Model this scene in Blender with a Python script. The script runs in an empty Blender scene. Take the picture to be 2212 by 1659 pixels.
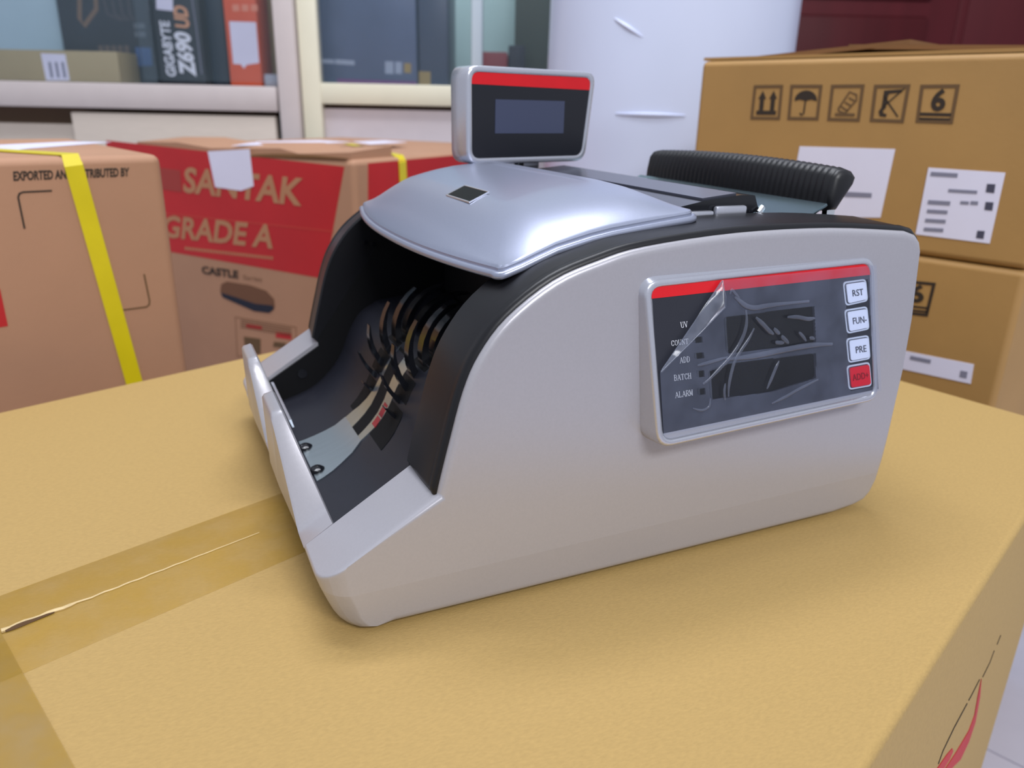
import bpy, bmesh, math, random
import numpy as np
from mathutils import Vector, Matrix

random.seed(7)
SC = bpy.context.scene
COL = SC.collection
V = Vector

# ------------------------------------------------------------------ camera
# metres; z = 0 is the top of the big carton, x runs along the counting machine, y across it
IMG_W, IMG_H, FPX = 2212.0, 1659.0, 1660.0
PITCH, ROLL, YAW = [math.radians(a) for a in (19.95, 1.25, 25.05)]
CAM = np.array([-0.05197, -0.25899, 0.206])
cp, sp, cr, sr = math.cos(PITCH), math.sin(PITCH), math.cos(ROLL), math.sin(ROLL)
Fw = np.array([0, cp, -sp]); Uw = np.array([0, sp, cp]); Xw = np.array([1.0, 0, 0])
Rw, Uw = cr * Xw + sr * Uw, -sr * Xw + cr * Uw
cy_, sy_ = math.cos(YAW), math.sin(YAW)
TT = np.array([[cy_, sy_, 0], [-sy_, cy_, 0], [0, 0, 1]])
Fw, Rw, Uw = TT @ Fw, TT @ Rw, TT @ Uw
ER = V((cy_, -sy_, 0)); EF = V((sy_, cy_, 0)); EZ = V((0, 0, 1))

cam_data = bpy.data.cameras.new('camera')
cam = bpy.data.objects.new('camera', cam_data)
COL.objects.link(cam)
M = Matrix.Identity(4)
for i in range(3):
    M[i][0], M[i][1], M[i][2], M[i][3] = Rw[i], Uw[i], -Fw[i], CAM[i]
cam.matrix_world = M
cam_data.sensor_fit = 'HORIZONTAL'
cam_data.sensor_width = 36.0
cam_data.lens = FPX / IMG_W * 36.0
cam_data.clip_start = 0.01
cam_data.clip_end = 60
cam_data.dof.use_dof = True
cam_data.dof.focus_distance = 0.325
cam_data.dof.aperture_fstop = 11.5
SC.camera = cam

# ------------------------------------------------------------------ world, lamps, exposure
world = bpy.data.worlds.new('room_light')
SC.world = world
world.use_nodes = True
world.node_tree.nodes['Background'].inputs[0].default_value = (0.82, 0.87, 1.0, 1)
world.node_tree.nodes['Background'].inputs[1].default_value = 0.58
vs = SC.view_settings
vs.view_transform = 'Standard'
vs.look = 'None'
vs.gamma = 1.0
vs.use_curve_mapping = False
vs.exposure = 0.0
SC.cycles.use_denoising = True
SC.cycles.max_bounces = 8


def area_lamp(name, loc, target, sx, sy, watts, color):
    d = bpy.data.lights.new(name, 'AREA')
    d.shape = 'RECTANGLE'; d.size = sx; d.size_y = sy; d.energy = watts; d.color = color
    o = bpy.data.objects.new(name, d); COL.objects.link(o)
    o.location = loc
    o.rotation_euler = (V(target) - V(loc)).to_track_quat('-Z', 'Y').to_euler()
    return o


area_lamp('ceiling_or_fill_lamp', (0.30, 0.75, 2.15), (0.25, 0.45, 0), 1.3, 0.35, 20, (0.90, 0.92, 1.0))
area_lamp('ceiling_or_fill_lamp', (0.0, -2.3, 2.05), (0.1, 0.2, 0), 1.3, 0.6, 62, (0.96, 0.97, 1.0))  # fill lamp added behind the camera to brighten upright faces
area_lamp('ceiling_or_fill_lamp', (-0.1, 0.35, 2.15), (0.6, 1.3, 0.4), 1.3, 0.35, 20, (0.90, 0.94, 1.0))  # fill light added and aimed at the cabinets to lift them


# ------------------------------------------------------------------ helpers
def ray(u, v):
    return Fw + (u - IMG_W / 2) / FPX * Rw - (v - IMG_H / 2) / FPX * Uw


def on_plane(u, v, p0, n):
    """the point of a real plane (through p0, normal n) that the photograph shows at pixel u, v"""
    d = ray(u, v); n = np.array(n, float)
    t = (n @ (np.array(p0, float) - CAM)) / (n @ d)
    return V(CAM + t * d)


def at_z(u, v, z): return on_plane(u, v, (0, 0, z), (0, 0, 1))
def at_y(u, v, y): return on_plane(u, v, (0, y, 0), (0, 1, 0))
def at_d(u, v, D): return on_plane(u, v, CAM + D * np.array(EF), EF)


def s2l(c):
    def f(x):
        x /= 255.0
        return x / 12.92 if x <= 0.04045 else ((x + 0.055) / 1.055) ** 2.4
    return (f(c[0]), f(c[1]), f(c[2]), 1.0)


MATS = {}


def mat(name, rgb, rough=0.5, metal=0.0, var=0.0, scale=40.0, bump=0.0, bscale=None, stretch=(1, 1, 1), spec=0.5, coat=0.0, rot=0.0, alpha=None):
    if name in MATS: return MATS[name]
    m = bpy.data.materials.new(name); m.use_nodes = True
    nt = m.node_tree; N = nt.nodes; Lk = nt.links
    b = N['Principled BSDF']
    b.inputs['Base Color'].default_value = s2l(rgb)
    b.inputs['Roughness'].default_value = rough
    b.inputs['Metallic'].default_value = metal
    b.inputs['Specular IOR Level'].default_value = spec
    b.inputs['Coat Weight'].default_value = coat
    b.inputs['Coat Roughness'].default_value = 0.08
    tc = N.new('ShaderNodeTexCoord'); mp = N.new('ShaderNodeMapping')
    mp.inputs['Scale'].default_value = stretch
    mp.inputs['Rotation'].default_value = (0, 0, rot)
    Lk.new(tc.outputs['Object'], mp.inputs['Vector'])
    n1 = N.new('ShaderNodeTexNoise'); n1.inputs['Scale'].default_value = scale; n1.inputs['Detail'].default_value = 5
    Lk.new(mp.outputs[0], n1.inputs['Vector'])
    hs = N.new('ShaderNodeHueSaturation'); hs.inputs['Color'].default_value = s2l(rgb)
    mr = N.new('ShaderNodeMapRange'); mr.inputs['From Min'].default_value = 0.3; mr.inputs['From Max'].default_value = 0.7
    mr.inputs['To Min'].default_value = 1 - var; mr.inputs['To Max'].default_value = 1 + var
    Lk.new(n1.outputs['Fac'], mr.inputs['Value']); Lk.new(mr.outputs[0], hs.inputs['Value'])
    Lk.new(hs.outputs[0], b.inputs['Base Color'])
    if bump > 0:
        n2 = N.new('ShaderNodeTexNoise'); n2.inputs['Scale'].default_value = bscale or scale * 6; n2.inputs['Detail'].default_value = 3
        Lk.new(mp.outputs[0], n2.inputs['Vector'])
        bp = N.new('ShaderNodeBump'); bp.inputs['Strength'].default_value = bump; bp.inputs['Distance'].default_value = 0.001
        Lk.new(n2.outputs['Fac'], bp.inputs['Height']); Lk.new(bp.outputs[0], b.inputs['Normal'])
    MATS[name] = m
    return m


def clear_mat(name, tint, opacity, rough, gloss_fac, var=0.0, scale=30.0):
    """clear plastic or glass sheet: mostly transparent, a little milky, glossy on top"""
    m = bpy.data.materials.new(name); m.use_nodes = True
    nt = m.node_tree; N = nt.nodes; Lk = nt.links
    N.remove(N['Principled BSDF']); out = N['Material Output']
    tr = N.new('ShaderNodeBsdfTransparent'); tr.inputs[0].default_value = (0.97, 0.98, 1, 1)
    df = N.new('ShaderNodeBsdfDiffuse'); df.inputs[0].default_value = s2l(tint)
    gl = N.new('ShaderNodeBsdfGlossy'); gl.inputs['Roughness'].default_value = rough
    m1 = N.new('ShaderNodeMixShader'); m2 = N.new('ShaderNodeMixShader')
    tc = N.new('ShaderNodeTexCoord'); n1 = N.new('ShaderNodeTexNoise'); n1.inputs['Scale'].default_value = scale
    n1.inputs['Detail'].default_value = 3
    Lk.new(tc.outputs['Object'], n1.inputs['Vector'])
    mr = N.new('ShaderNodeMapRange'); mr.inputs['From Min'].default_value = 0.35; mr.inputs['From Max'].default_value = 0.65
    mr.inputs['To Min'].default_value = opacity * (1 - var); mr.inputs['To Max'].default_value = opacity * (1 + var)
    Lk.new(n1.outputs['Fac'], mr.inputs['Value']); Lk.new(mr.outputs[0], m1.inputs[0])
    Lk.new(tr.outputs[0], m1.inputs[1]); Lk.new(df.outputs[0], m1.inputs[2])
    fr = N.new('ShaderNodeFresnel'); fr.inputs['IOR'].default_value = 1.35
    mu = N.new('ShaderNodeMath'); mu.operation = 'MULTIPLY'; mu.inputs[1].default_value = gloss_fac
    Lk.new(fr.outputs[0], mu.inputs[0]); Lk.new(mu.outputs[0], m2.inputs[0])
    Lk.new(m1.outputs[0], m2.inputs[1]); Lk.new(gl.outputs[0], m2.inputs[2])
    Lk.new(m2.outputs[0], out.inputs['Surface'])
    return m


ROOT = {}


def thing(name, label, cat, loc=(0, 0, 0), group=None):
    o = bpy.data.objects.new(name, None); COL.objects.link(o)
    o.empty_display_size = 0.05
    o.location = loc; o['label'] = label; o['category'] = cat
    if group: o['group'] = group
    ROOT[o] = V(loc)
    return o


def tag(o, label, cat, group=None):
    o['label'] = label; o['category'] = cat
    if group: o['group'] = group
    return o


def link(name, bm, m, parent=None, ang=35, wn=False, label=None, kind=None, recalc=True):
    if recalc: bmesh.ops.recalc_face_normals(bm, faces=bm.faces[:])
    me = bpy.data.meshes.new(name)
    bm.to_mesh(me); bm.free()
    off = V((0, 0, 0))
    if parent is not None: off = ROOT[parent]
    if off.length > 0: me.transform(Matrix.Translation(-off))
    me.materials.append(m)
    for p in me.polygons: p.use_smooth = True
    me.set_sharp_from_angle(angle=math.radians(ang))
    o = bpy.data.objects.new(name, me); COL.objects.link(o)
    if parent is not None: o.parent = parent
    ROOT[o] = off
    if wn:
        w = o.modifiers.new('wn', 'WEIGHTED_NORMAL'); w.keep_sharp = True; w.weight = 80
    if label: o['label'] = label
    if kind: o['kind'] = kind
    return o


def add_box(bm, o, ax, ay, az, bev=0.0, seg=2):
    """box from corner o along three edge vectors"""
    o, ax, ay, az = V(o), V(ax), V(ay), V(az)
    vs_ = [bm.verts.new(o + ax * i + ay * j + az * k) for k in (0, 1) for j in (0, 1) for i in (0, 1)]
    fs = [bm.faces.new([vs_[i] for i in f]) for f in ((0, 2, 3, 1), (4, 5, 7, 6), (0, 1, 5, 4), (2, 6, 7, 3), (0, 4, 6, 2), (1, 3, 7, 5))]
    if bev > 0:
        es = list({e for f in fs for e in f.edges})
        bmesh.ops.bevel(bm, geom=es, offset=bev, segments=seg, profile=0.5, affect='EDGES')


def aabox(bm, x0, y0, z0, x1, y1, z1, bev=0.0, seg=2):
    add_box(bm, (x0, y0, z0), (x1 - x0, 0, 0), (0, y1 - y0, 0), (0, 0, z1 - z0), bev, seg)


def loft(bm, layers, cap0=True, cap1=True, closed=True):
    rows = [[bm.verts.new(V(p)) for p in L] for L in layers]
    n = len(rows[0])
    for a, b in zip(rows, rows[1:]):
        for i in range(n if closed else n - 1):
            j = (i + 1) % n
            try: bm.faces.new((a[i], a[j], b[j], b[i]))
            except ValueError: pass
    if cap0: bm.faces.new(rows[0][::-1])
    if cap1: bm.faces.new(rows[-1])
    return rows


def tube(bm, pts, r, n=8, cap=True):
    pts = [V(p) for p in pts]; layers = []
    prev = None
    for i, p in enumerate(pts):
        d = (pts[min(i + 1, len(pts) - 1)] - pts[max(i - 1, 0)]).normalized()
        a = d.orthogonal() if prev is None else (prev - d * prev.dot(d))
        a.normalize(); prev = a; b = d.cross(a)
        rr = r[i] if isinstance(r, (list, tuple)) else r
        layers.append([p + (a * math.cos(t) + b * math.sin(t)) * rr for t in [2 * math.pi * k / n for k in range(n)]])
    loft(bm, layers, cap, cap)


def inset2(P, d):
    """offset a closed counter-clockwise-or-not 2-D outline inwards by d"""
    n = len(P); A = sum(P[i][0] * P[(i + 1) % n][1] - P[(i + 1) % n][0] * P[i][1] for i in range(n))
    s = 1 if A > 0 else -1; out = []
    for i in range(n):
        a, b, c = P[i - 1], P[i], P[(i + 1) % n]
        e1 = (b[0] - a[0], b[1] - a[1]); e2 = (c[0] - b[0], c[1] - b[1])
        l1 = math.hypot(*e1) or 1e-9; l2 = math.hypot(*e2) or 1e-9
        n1 = (-e1[1] / l1 * s, e1[0] / l1 * s); n2 = (-e2[1] / l2 * s, e2[0] / l2 * s)
        m = (n1[0] + n2[0], n1[1] + n2[1]); k = max(0.35, (m[0] * n1[0] + m[1] * n1[1]))
        out.append((b[0] + m[0] * d / k, b[1] + m[1] * d / k))
    return out


def catmull(P, k=4):
    out = []
    for i in range(len(P) - 1):
        p0, p1, p2, p3 = P[max(i - 1, 0)], P[i], P[i + 1], P[min(i + 2, len(P) - 1)]
        for j in range(k):
            t = j / k
            out.append(tuple(0.5 * ((2 * p1[q]) + (-p0[q] + p2[q]) * t + (2 * p0[q] - 5 * p1[q] + 4 * p2[q] - p3[q]) * t * t + (-p0[q] + 3 * p1[q] - 3 * p2[q] + p3[q]) * t ** 3) for q in range(len(p1))))
    out.append(tuple(P[-1]))
    return out


def interp(x, xs, ys): return float(np.interp(x, xs, ys))


def rounded(c, r, seg=5):
    """closed 3-D corner list -> outline with rounded corners (r may be a list)"""
    c = [V(p) for p in c]; out = []; n = len(c)
    for i in range(n):
        p = c[i]; a = (c[i - 1] - p).normalized(); b = (c[(i + 1) % n] - p).normalized()
        rr = r[i] if isinstance(r, (list, tuple)) else r
        if rr <= 0: out.append(p); continue
        A, B = p + a * rr, p + b * rr
        for k in range(seg + 1):
            t = k / seg
            out.append(A * (1 - t) ** 2 + p * 2 * t * (1 - t) + B * t * t)
    return out


def inset3(c, d):
    c = [V(p) for p in c]; n = len(c); out = []
    for i in range(n):
        p = c[i]; a = (c[i - 1] - p).normalized(); b = (c[(i + 1) % n] - p).normalized()
        out.append(p + (a + b) * d)
    return out


def slab(bm, outline, nrm, th):
    """thin plate: outline lies on a surface, thickness th along nrm"""
    nrm = V(nrm).normalized()
    loft(bm, [[V(p) for p in outline], [V(p) + nrm * th for p in outline]])


def ring(bm, outline, w, nrm, th):
    """frame of width w inside the outline"""
    nrm = V(nrm).normalized(); o = [V(p) for p in outline]; i = inset3(o, w)
    n = len(o)
    a = [bm.verts.new(p + nrm * th) for p in o]; b = [bm.verts.new(p + nrm * th) for p in i]
    c = [bm.verts.new(p) for p in o]; d = [bm.verts.new(p) for p in i]
    for k in range(n):
        j = (k + 1) % n
        bm.faces.new((a[k], a[j], b[j], b[k])); bm.faces.new((c[k], c[j], a[j], a[k])); bm.faces.new((b[k], b[j], d[j], d[k]))


def text_bm(txt, bl, br, tl, bold=0.0, lift=None, sy=1.0):
    """flat lettering spread over the parallelogram bl-br-tl on a surface"""
    cu = bpy.data.curves.new('t', 'FONT'); cu.body = txt; cu.offset = bold; cu.resolution_u = 3
    ob = bpy.data.objects.new('t', cu); COL.objects.link(ob)
    dg = bpy.context.evaluated_depsgraph_get()
    me = bpy.data.meshes.new_from_object(ob.evaluated_get(dg))
    bpy.data.objects.remove(ob); bpy.data.curves.remove(cu)
    xs = [v.co.x for v in me.vertices]; ys = [v.co.y for v in me.vertices]
    x0, x1, y0, y1 = min(xs), max(xs), min(ys), max(ys)
    bl, br, tl = V(bl), V(br), V(tl); lift = lift or V((0, 0, 0))
    for v in me.vertices:
        v.co = bl + (br - bl) * ((v.co.x - x0) / (x1 - x0)) + (tl - bl) * ((v.co.y - y0) / (y1 - y0)) + lift
    bm = bmesh.new(); bm.from_mesh(me); bpy.data.meshes.remove(me)
    return bm


class Face:
    """a flat face of a real box: turns photo pixels into points on it"""
    def __init__(self, p0, n):
        self.p = V(p0); self.n = V(n).normalized()
        if self.n.dot(V(CAM) - self.p) < 0: self.n = -self.n

    def __call__(self, u, v, lift=0.0): return on_plane(u, v, self.p, self.n) + self.n * lift

    def poly(self, bm, pix, th=0.0004, lift=0.0):
        slab(bm, [self(*p, lift) for p in pix], self.n, th)

    def frame(self, bm, pix, w, th=0.0004):
        ring(bm, [self(*p) for p in pix], w, self.n, th)

    def line(self, bm, pix, w, th=0.0004):
        P = [self(*p) for p in pix]
        L, R = [], []
        for i, p in enumerate(P):
            d = (P[min(i + 1, len(P) - 1)] - P[max(i - 1, 0)]).normalized(); s = d.cross(self.n).normalized() * (w / 2)
            L.append(p + s); R.append(p - s)
        slab(bm, L + R[::-1], self.n, th)

    def text(self, txt, bl, br, tl, bold=0.0, lift=0.0005):
        return text_bm(txt, self(*bl), self(*br), self(*tl), bold, self.n * lift)


# ------------------------------------------------------------------ materials
M_SILVER = mat('silver_paint', (180, 178, 184), rough=0.33, metal=0.42, var=0.02, scale=900, bump=0.03, bscale=2500)
M_SILVER2 = mat('silver_trim', (200, 202, 212), rough=0.26, metal=0.7, var=0.02, scale=900)
M_BLACK = mat('black_plastic', (19, 19, 23), rough=0.36, spec=0.4, var=0.05, scale=300, bump=0.04, bscale=3000)
M_BLACKM = mat('black_matte', (9, 9, 12), rough=0.6, spec=0.25, var=0.05, scale=300)
M_GLOSSB = mat('black_gloss', (22, 23, 28), rough=0.12, var=0.03, scale=100)
M_STEEL = mat('bright_steel', (206, 218, 224), rough=0.32, metal=1.0, var=0.03, scale=50, stretch=(1, 8, 1))
M_CHROME = mat('chrome', (225, 228, 232), rough=0.08, metal=1.0)
M_FACE = mat('panel_black', (36, 38, 48), rough=0.4, var=0.03, scale=200)
M_WINDOW = mat('panel_window', (9, 9, 12), rough=0.25)
M_RED = mat('red_print', (214, 8, 24), rough=0.4, var=0.03, scale=60)
M_WHITE = mat('white_print', (226, 229, 238), rough=0.45)
M_INK = mat('grey_ink', (66, 70, 84), rough=0.6)
M_SCREEN = mat('grey_screen', (62, 68, 92), rough=0.3)
M_CARD = mat('kraft_carton', (176, 145, 87), rough=0.75, var=0.055, scale=420, bump=0.2, bscale=700, stretch=(1, 2.2, 1), rot=0.5)
M_CARD2 = mat('tower_carton', (168, 129, 74), rough=0.6, var=0.05, scale=14, bump=0.1, bscale=300)
M_CARD3 = mat('pinkish_carton', (174, 131, 102), rough=0.7, var=0.05, scale=9, bump=0.12, bscale=300)
M_CARDIN = mat('carton_flap_inside', (120, 84, 48), rough=0.85, var=0.1, scale=20)
M_CRED = mat('red_carton_print', (186, 28, 32), rough=0.6, var=0.06, scale=12)
M_CTAN = mat('carton_lettering', (176, 124, 88), rough=0.65, var=0.04, scale=20)
M_BINK = mat('black_carton_ink', (46, 34, 24), rough=0.7)
M_BRINK = mat('brown_carton_ink', (100, 74, 44), rough=0.7)
M_BRINK2 = mat('faded_carton_ink', (128, 92, 66), rough=0.7)
M_STRAP = mat('yellow_strap', (214, 196, 22), rough=0.35, var=0.05, scale=30)
M_PAPER = mat('white_label', (222, 220, 238), rough=0.5, var=0.02, scale=20)
M_GREYINK = mat('label_ink', (128, 128, 146), rough=0.6)
M_TAPE = clear_mat('brown_tape', (190, 152, 62), 0.34, 0.3, 0.22, 0.3, 60)


# ------------------------------------------------------------------ the setting
FLOOR_Z = -0.52
m_grout = mat('tile_grout', (140, 138, 150), rough=0.8)
m_tile = mat('pale_floor_tile', (196, 194, 208), rough=0.25, var=0.05, scale=9)
bm = bmesh.new(); aabox(bm, -3, -3, FLOOR_Z - 0.05, 5, 5, FLOOR_Z - 0.003)
floor = link('floor', bm, m_grout, kind='structure')
tile_me = None
for i in range(-3, 6):
    for j in range(-3, 6):
        x, y = 0.21 + i * 0.5, -0.115 + j * 0.5
        if tile_me is None:
            bm = bmesh.new(); aabox(bm, 0, 0, FLOOR_Z - 0.01, 0.497, 0.497, FLOOR_Z, 0.001, 1)
            t = link('tile', bm, m_tile, floor); tile_me = t.data
        else:
            t = bpy.data.objects.new('tile', tile_me); COL.objects.link(t); t.parent = floor
        a = math.radians(21)
        px, py = x - 0.3, y - 0.3
        t.location = (0.3 + px * math.cos(a) - py * math.sin(a), 0.3 + px * math.sin(a) + py * math.cos(a), 0)
        t.rotation_euler = (0, 0, a)

m_wall = mat('painted_wall', (196, 200, 198), rough=0.8, var=0.03, scale=4)
WD = 2.75                                              # distance of the back wall along the view
O = V(CAM) + EF * WD; O.z = FLOOR_Z
bm = bmesh.new(); add_box(bm, O - ER * 2.6, ER * 6.0, EF * 0.1, EZ * 2.9)
link('wall_back', bm, m_wall, kind='structure')

# dark red panelled door leaf in front of the back wall, right of the roll
m_door = mat('dark_red_wood', (84, 24, 30), rough=0.5, spec=0.2, var=0.18, scale=8, stretch=(1, 1, 0.1))
m_door2 = mat('dark_red_wood_panel', (72, 14, 20), rough=0.5, spec=0.2, var=0.2, scale=8, stretch=(1, 1, 0.1))
D = WD - 0.05
fd = Face(V(CAM) + EF * D, EF)
pl, pr = fd(1640, 0), fd(2075, 0)
o = V((pl.x, pl.y, FLOOR_Z)); wvec = V((pr.x - pl.x, pr.y - pl.y, 0))
door = None
bm = bmesh.new(); add_box(bm, o, wvec, EF * 0.045, EZ * 2.1, 0.004)
door = link('door_1', bm, m_door, kind='structure')
un = wvec.normalized(); wl = wvec.length
for (a0, a1, z0, z1) in ((0.09, wl - 0.09, 0.12, 0.60), (0.09, wl - 0.09, 0.68, 1.015), (0.09, wl - 0.09, 1.06, 1.95)):
    bm = bmesh.new(); add_box(bm, o + un * a0 + EZ * z0 - EF * 0.012, un * (a1 - a0), EF * 0.02, EZ * (z1 - z0), 0.011, 2)
    link('door_panel', bm, m_door2, door)
bm = bmesh.new(); add_box(bm, o + un * wl, un * 0.03, EF * 0.05, EZ * 2.15, 0.003)
add_box(bm, o + un * (wl + 0.03), un * 0.9, EF * 0.05, EZ * 2.15, 0.003)
link('trim_1', bm, m_door, kind='structure')

# ------------------------------------------------------------------ the big carton that serves as table
TL_ = at_z(0, 888, 0); TB = V((0.3991, 0.553, 0)); TR_ = at_z(2338, 930, 0)
ua = V((0.9323, 0.3616, 0)); ua.normalize()
ub = V((ua.y, -ua.x, 0))
TA = TB - ua * 0.705; TC = TR_
TD = TC - V((0.9272, 0.3746, 0)).normalized() * 0.705
box_root = thing('shipping_carton', 'large yellowish kraft carton with taped seam lying under the banknote counter', 'box',
                 tuple((TA + TC) / 2 + V((0, 0, FLOOR_Z + 0.0005))))
H = -FLOOR_Z - 0.0005
bm = bmesh.new()
cs = [TA, TB, TC, TD]
loft(bm, [[p - EZ * H for p in cs], list(cs)])
bmesh.ops.bevel(bm, geom=[e for e in bm.edges], offset=0.004, segments=3, profile=0.5, affect='EDGES')
bmesh.ops.subdivide_edges(bm, edges=[e for e in bm.edges if e.calc_length() > 0.2], cuts=1)
link('carton_body', bm, M_CARD, box_root, wn=True)
# the closed flaps end in a seam along the middle; tape over it
mid_l = (TA + TD) / 2; mid_r = (TB + TC) / 2
s0 = V((-0.009, 0.1374, 0)); s1 = V((-0.0055, 0.0754, 0))
ctr = (s0 + s1) / 2
def seam_pt(a, off): return ctr + ua * a + ub * off
a_l = (mid_l - ctr).dot(ua); a_r = (mid_r - ctr).dot(ua)
bm = bmesh.new()
rows = []
for k in range(25):
    a = a_l + (a_r - a_l) * k / 24
    rows.append([seam_pt(a, off) + EZ * z for off, z in ((-0.0305, 0.0001), (-0.0302, 0.0003), (-0.002, 0.0003), (0, 0.0005), (0.002, 0.0003), (0.0302, 0.0003), (0.0305, 0.0001))])
loft(bm, rows, False, False, closed=False)
link('tape_strip', bm, M_TAPE, box_root, label='long clear brown tape along the seam')
bm = bmesh.new()
k0, k1 = at_z(6, 1376, 0), at_z(159, 1656, 0)
kd = (k1 - k0).normalized(); kn = V((kd.y, -kd.x, 0)); kn = kn if kn.dot(ua) < 0 else -kn
q = [k0 - kd * .24, k1 + kd * .15, k1 + kd * .15 + kn * .026, k0 - kd * .24 + kn * .026]
slab(bm, [p + EZ * 0.0003 for p in q], EZ, 0.0004)
link('tape_strip', bm, M_TAPE, box_root, label='clear brown tape across the end of the lid')
# crease ridge of the tape over the seam, torn open at the near end
m_crease = mat('torn_tape_edge', (214, 190, 142), rough=0.3, var=0.1, scale=200)
bm = bmesh.new()
pts, rad = [], []
j0 = at_z(4, 1367, 0); j1 = at_z(560, 1152, 0)
for k in range(41):
    f = k / 40
    p = j0 + (j1 - j0) * f + ub * (.0005 * math.sin(k * 1.7) * (1 - f))
    pts.append(p + EZ * (0.0004 + 0.0006 * max(0, 1 - f * 3.2)))
    rad.append((0.0009 if f < 0.25 else 0.00045) * (1 - 0.7 * f) + 0.0001)
tube(bm, pts, rad, 6)
link('tape_crease', bm, m_crease, box_root)
bm = bmesh.new()
pts = [j0 + (j1 - j0) * (.01 + .16 * k / 8) + ub * .0009 + EZ * 0.0008 for k in range(9)]
tube(bm, pts, [0.0006, .001, .0011, .001, .0009, .0008, .0007, .0005, .0002], 5)
link('torn_gap', bm, mat('torn_gap_brown', (92, 66, 40), rough=0.8), box_root)
# red brushed mark and black line printed on the right side of the carton
fs_ = Face(TC, (TD - TC).cross(EZ))
bm = bmesh.new()
fs_.poly(bm, [(2119, 1466), (2112, 1500), (2104, 1545), (2092, 1578), (2066, 1622), (2040, 1662), (2052, 1662), (2074, 1640), (2092, 1602), (2106, 1560), (2116, 1505)])
link('printed_mark', bm, M_CRED, box_root, label='red brush-like mark on the side of the carton')
bm = bmesh.new()
fs_.poly(bm, [(2056, 1616), (2044, 1630), (2022, 1662), (2036, 1662), (2050, 1640), (2058, 1622)])
link('printed_mark', bm, M_CRED, box_root)
bm = bmesh.new()
fs_.line(bm, [(2115, 1468), (2096, 1505), (2092, 1512)], 0.0008)
fs_.line(bm, [(2088, 1520), (2060, 1572), (2036, 1622), (2026, 1650)], 0.0010)
fs_.line(bm, [(2161, 1372), (2153, 1392)], 0.0005)
fs_.line(bm, [(2147, 1405), (2137, 1432), (2122, 1462)], 0.0005)
link('printed_line', bm, M_BINK, box_root)

# ------------------------------------------------------------------ the banknote counter
W = 0.266
bc = thing('banknote_counter', 'silver and black banknote counting machine standing on the big kraft carton', 'machine', (0.14, 0.133, 0))
RS = 0.6166
ARCH = [(.0379, .0585), (.0394, .065), (.0434, .0804), (.0492, .101), (.0559, .1152), (.0673, .1288), (.0867, .1418), (.107, .1486), (.1284, .153), (.1752, .1564), (.2285, .1562), (.277, .1527)]
AR = catmull(ARCH, 4)
REAR = [(.2845, .1505), (.2885, .1470), (.2905, .1425), (.2925, .125), (.2945, .108), (.2955, .08), (.2943, .0403), (.2935, .0295), (.2915, .0165), (.2885, .0095), (.2845, .0055), (.277, .0036)]
FRONT = [(.262, .0024), (.10, .0024), (.032, .0024), (.019, .0024), (.0012, .0024), (-.0014, .0032), (-.0036, .0060), (-.0052, .0092), (-.0072, .0150), (-.0092, .0215), (-.0104, .0255), (-.0108, .0270), (-.0107, .0281), (-.0100, .02896)]
OUT = FRONT + AR + REAR
NF = len(FRONT)


def shifted(P, s):
    """outline with its front pushed back by s (plan-rounded corner); the rail slope is kept"""
    out = []
    for i, (x, z) in enumerate(P):
        if 4 <= i < NF:
            k = s; nx = x + k
            if i >= NF - 3: z = z + RS * k
            elif i == NF - 4: z = z + RS * k * .9
            out.append((nx, z))
        else: out.append((x, z))
    return out


def sh(y, r=0.0135):
    return r - math.sqrt(max(0, r * r - max(0, r - y) ** 2)) if y < r else 0.0


def side_panel(mirror):
    f = (lambda y: W - y) if mirror else (lambda y: y)
    bm = bmesh.new()
    lay = []
    for y, ins in ((0, .0034), (0, .0022), (.0003, .0012), (.0009, .0005), (.0018, 0), (.0036, 0)):
        P1 = shifted(OUT, sh(y + 0.0004)); P2 = inset2(P1, ins)
        # the front is rounded in plan already, so the edge rounding fades out there
        P = [P1[i] if 3 < i < NF else (P2[i] if i != 3 else ((P1[3][0] + P2[3][0]) / 2, P2[3][1])) for i in range(len(P1))]
        lay.append([(x, f(y), z) for x, z in P])
    loft(bm, lay)
    # rail block that carries the slope inwards to the hopper
    lay = []
    for y in (.0036, .005, .007, .009, .0112, .0140, .0335):
        P = shifted(OUT, sh(y + 0.0004))
        fr = P[3:NF]; e = (.0372, .0580)
        lay.append([(x, f(y), z) for x, z in fr + [e, (.0372, .0024)]])
    loft(bm, lay, False, True)
    bmesh.ops.remove_doubles(bm, verts=bm.verts[:], dist=2e-5)
    geom = bm.verts[:] + bm.edges[:] + bm.faces[:]
    bmesh.ops.bisect_plane(bm, geom=geom, plane_co=(0, 0, .0215), plane_no=(0, 0, 1), dist=1e-6)
    sg = -1 if mirror else 1
    for v in bm.verts:
        y = f(v.co.y) if mirror else v.co.y
        if v.co.z < .0212:
            k = (.0215 - v.co.z) * 0.16 * max(0.0, min(1.0, 1 - v.co.x / 0.24))
            if y < .0135: v.co.y += sg * k * (1 - y / .0135)
            if v.co.x < .004: v.co.x += k * 0.3
    o = link('side_panel', bm, M_SILVER, bc, ang=50, wn=True)
    for e in o.data.edges:
        if all(abs(o.data.vertices[i].co.z - .0215) < 1e-4 for i in e.vertices): e.use_edge_sharp = True
    return o


side_panel(False); side_panel(True)

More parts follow.
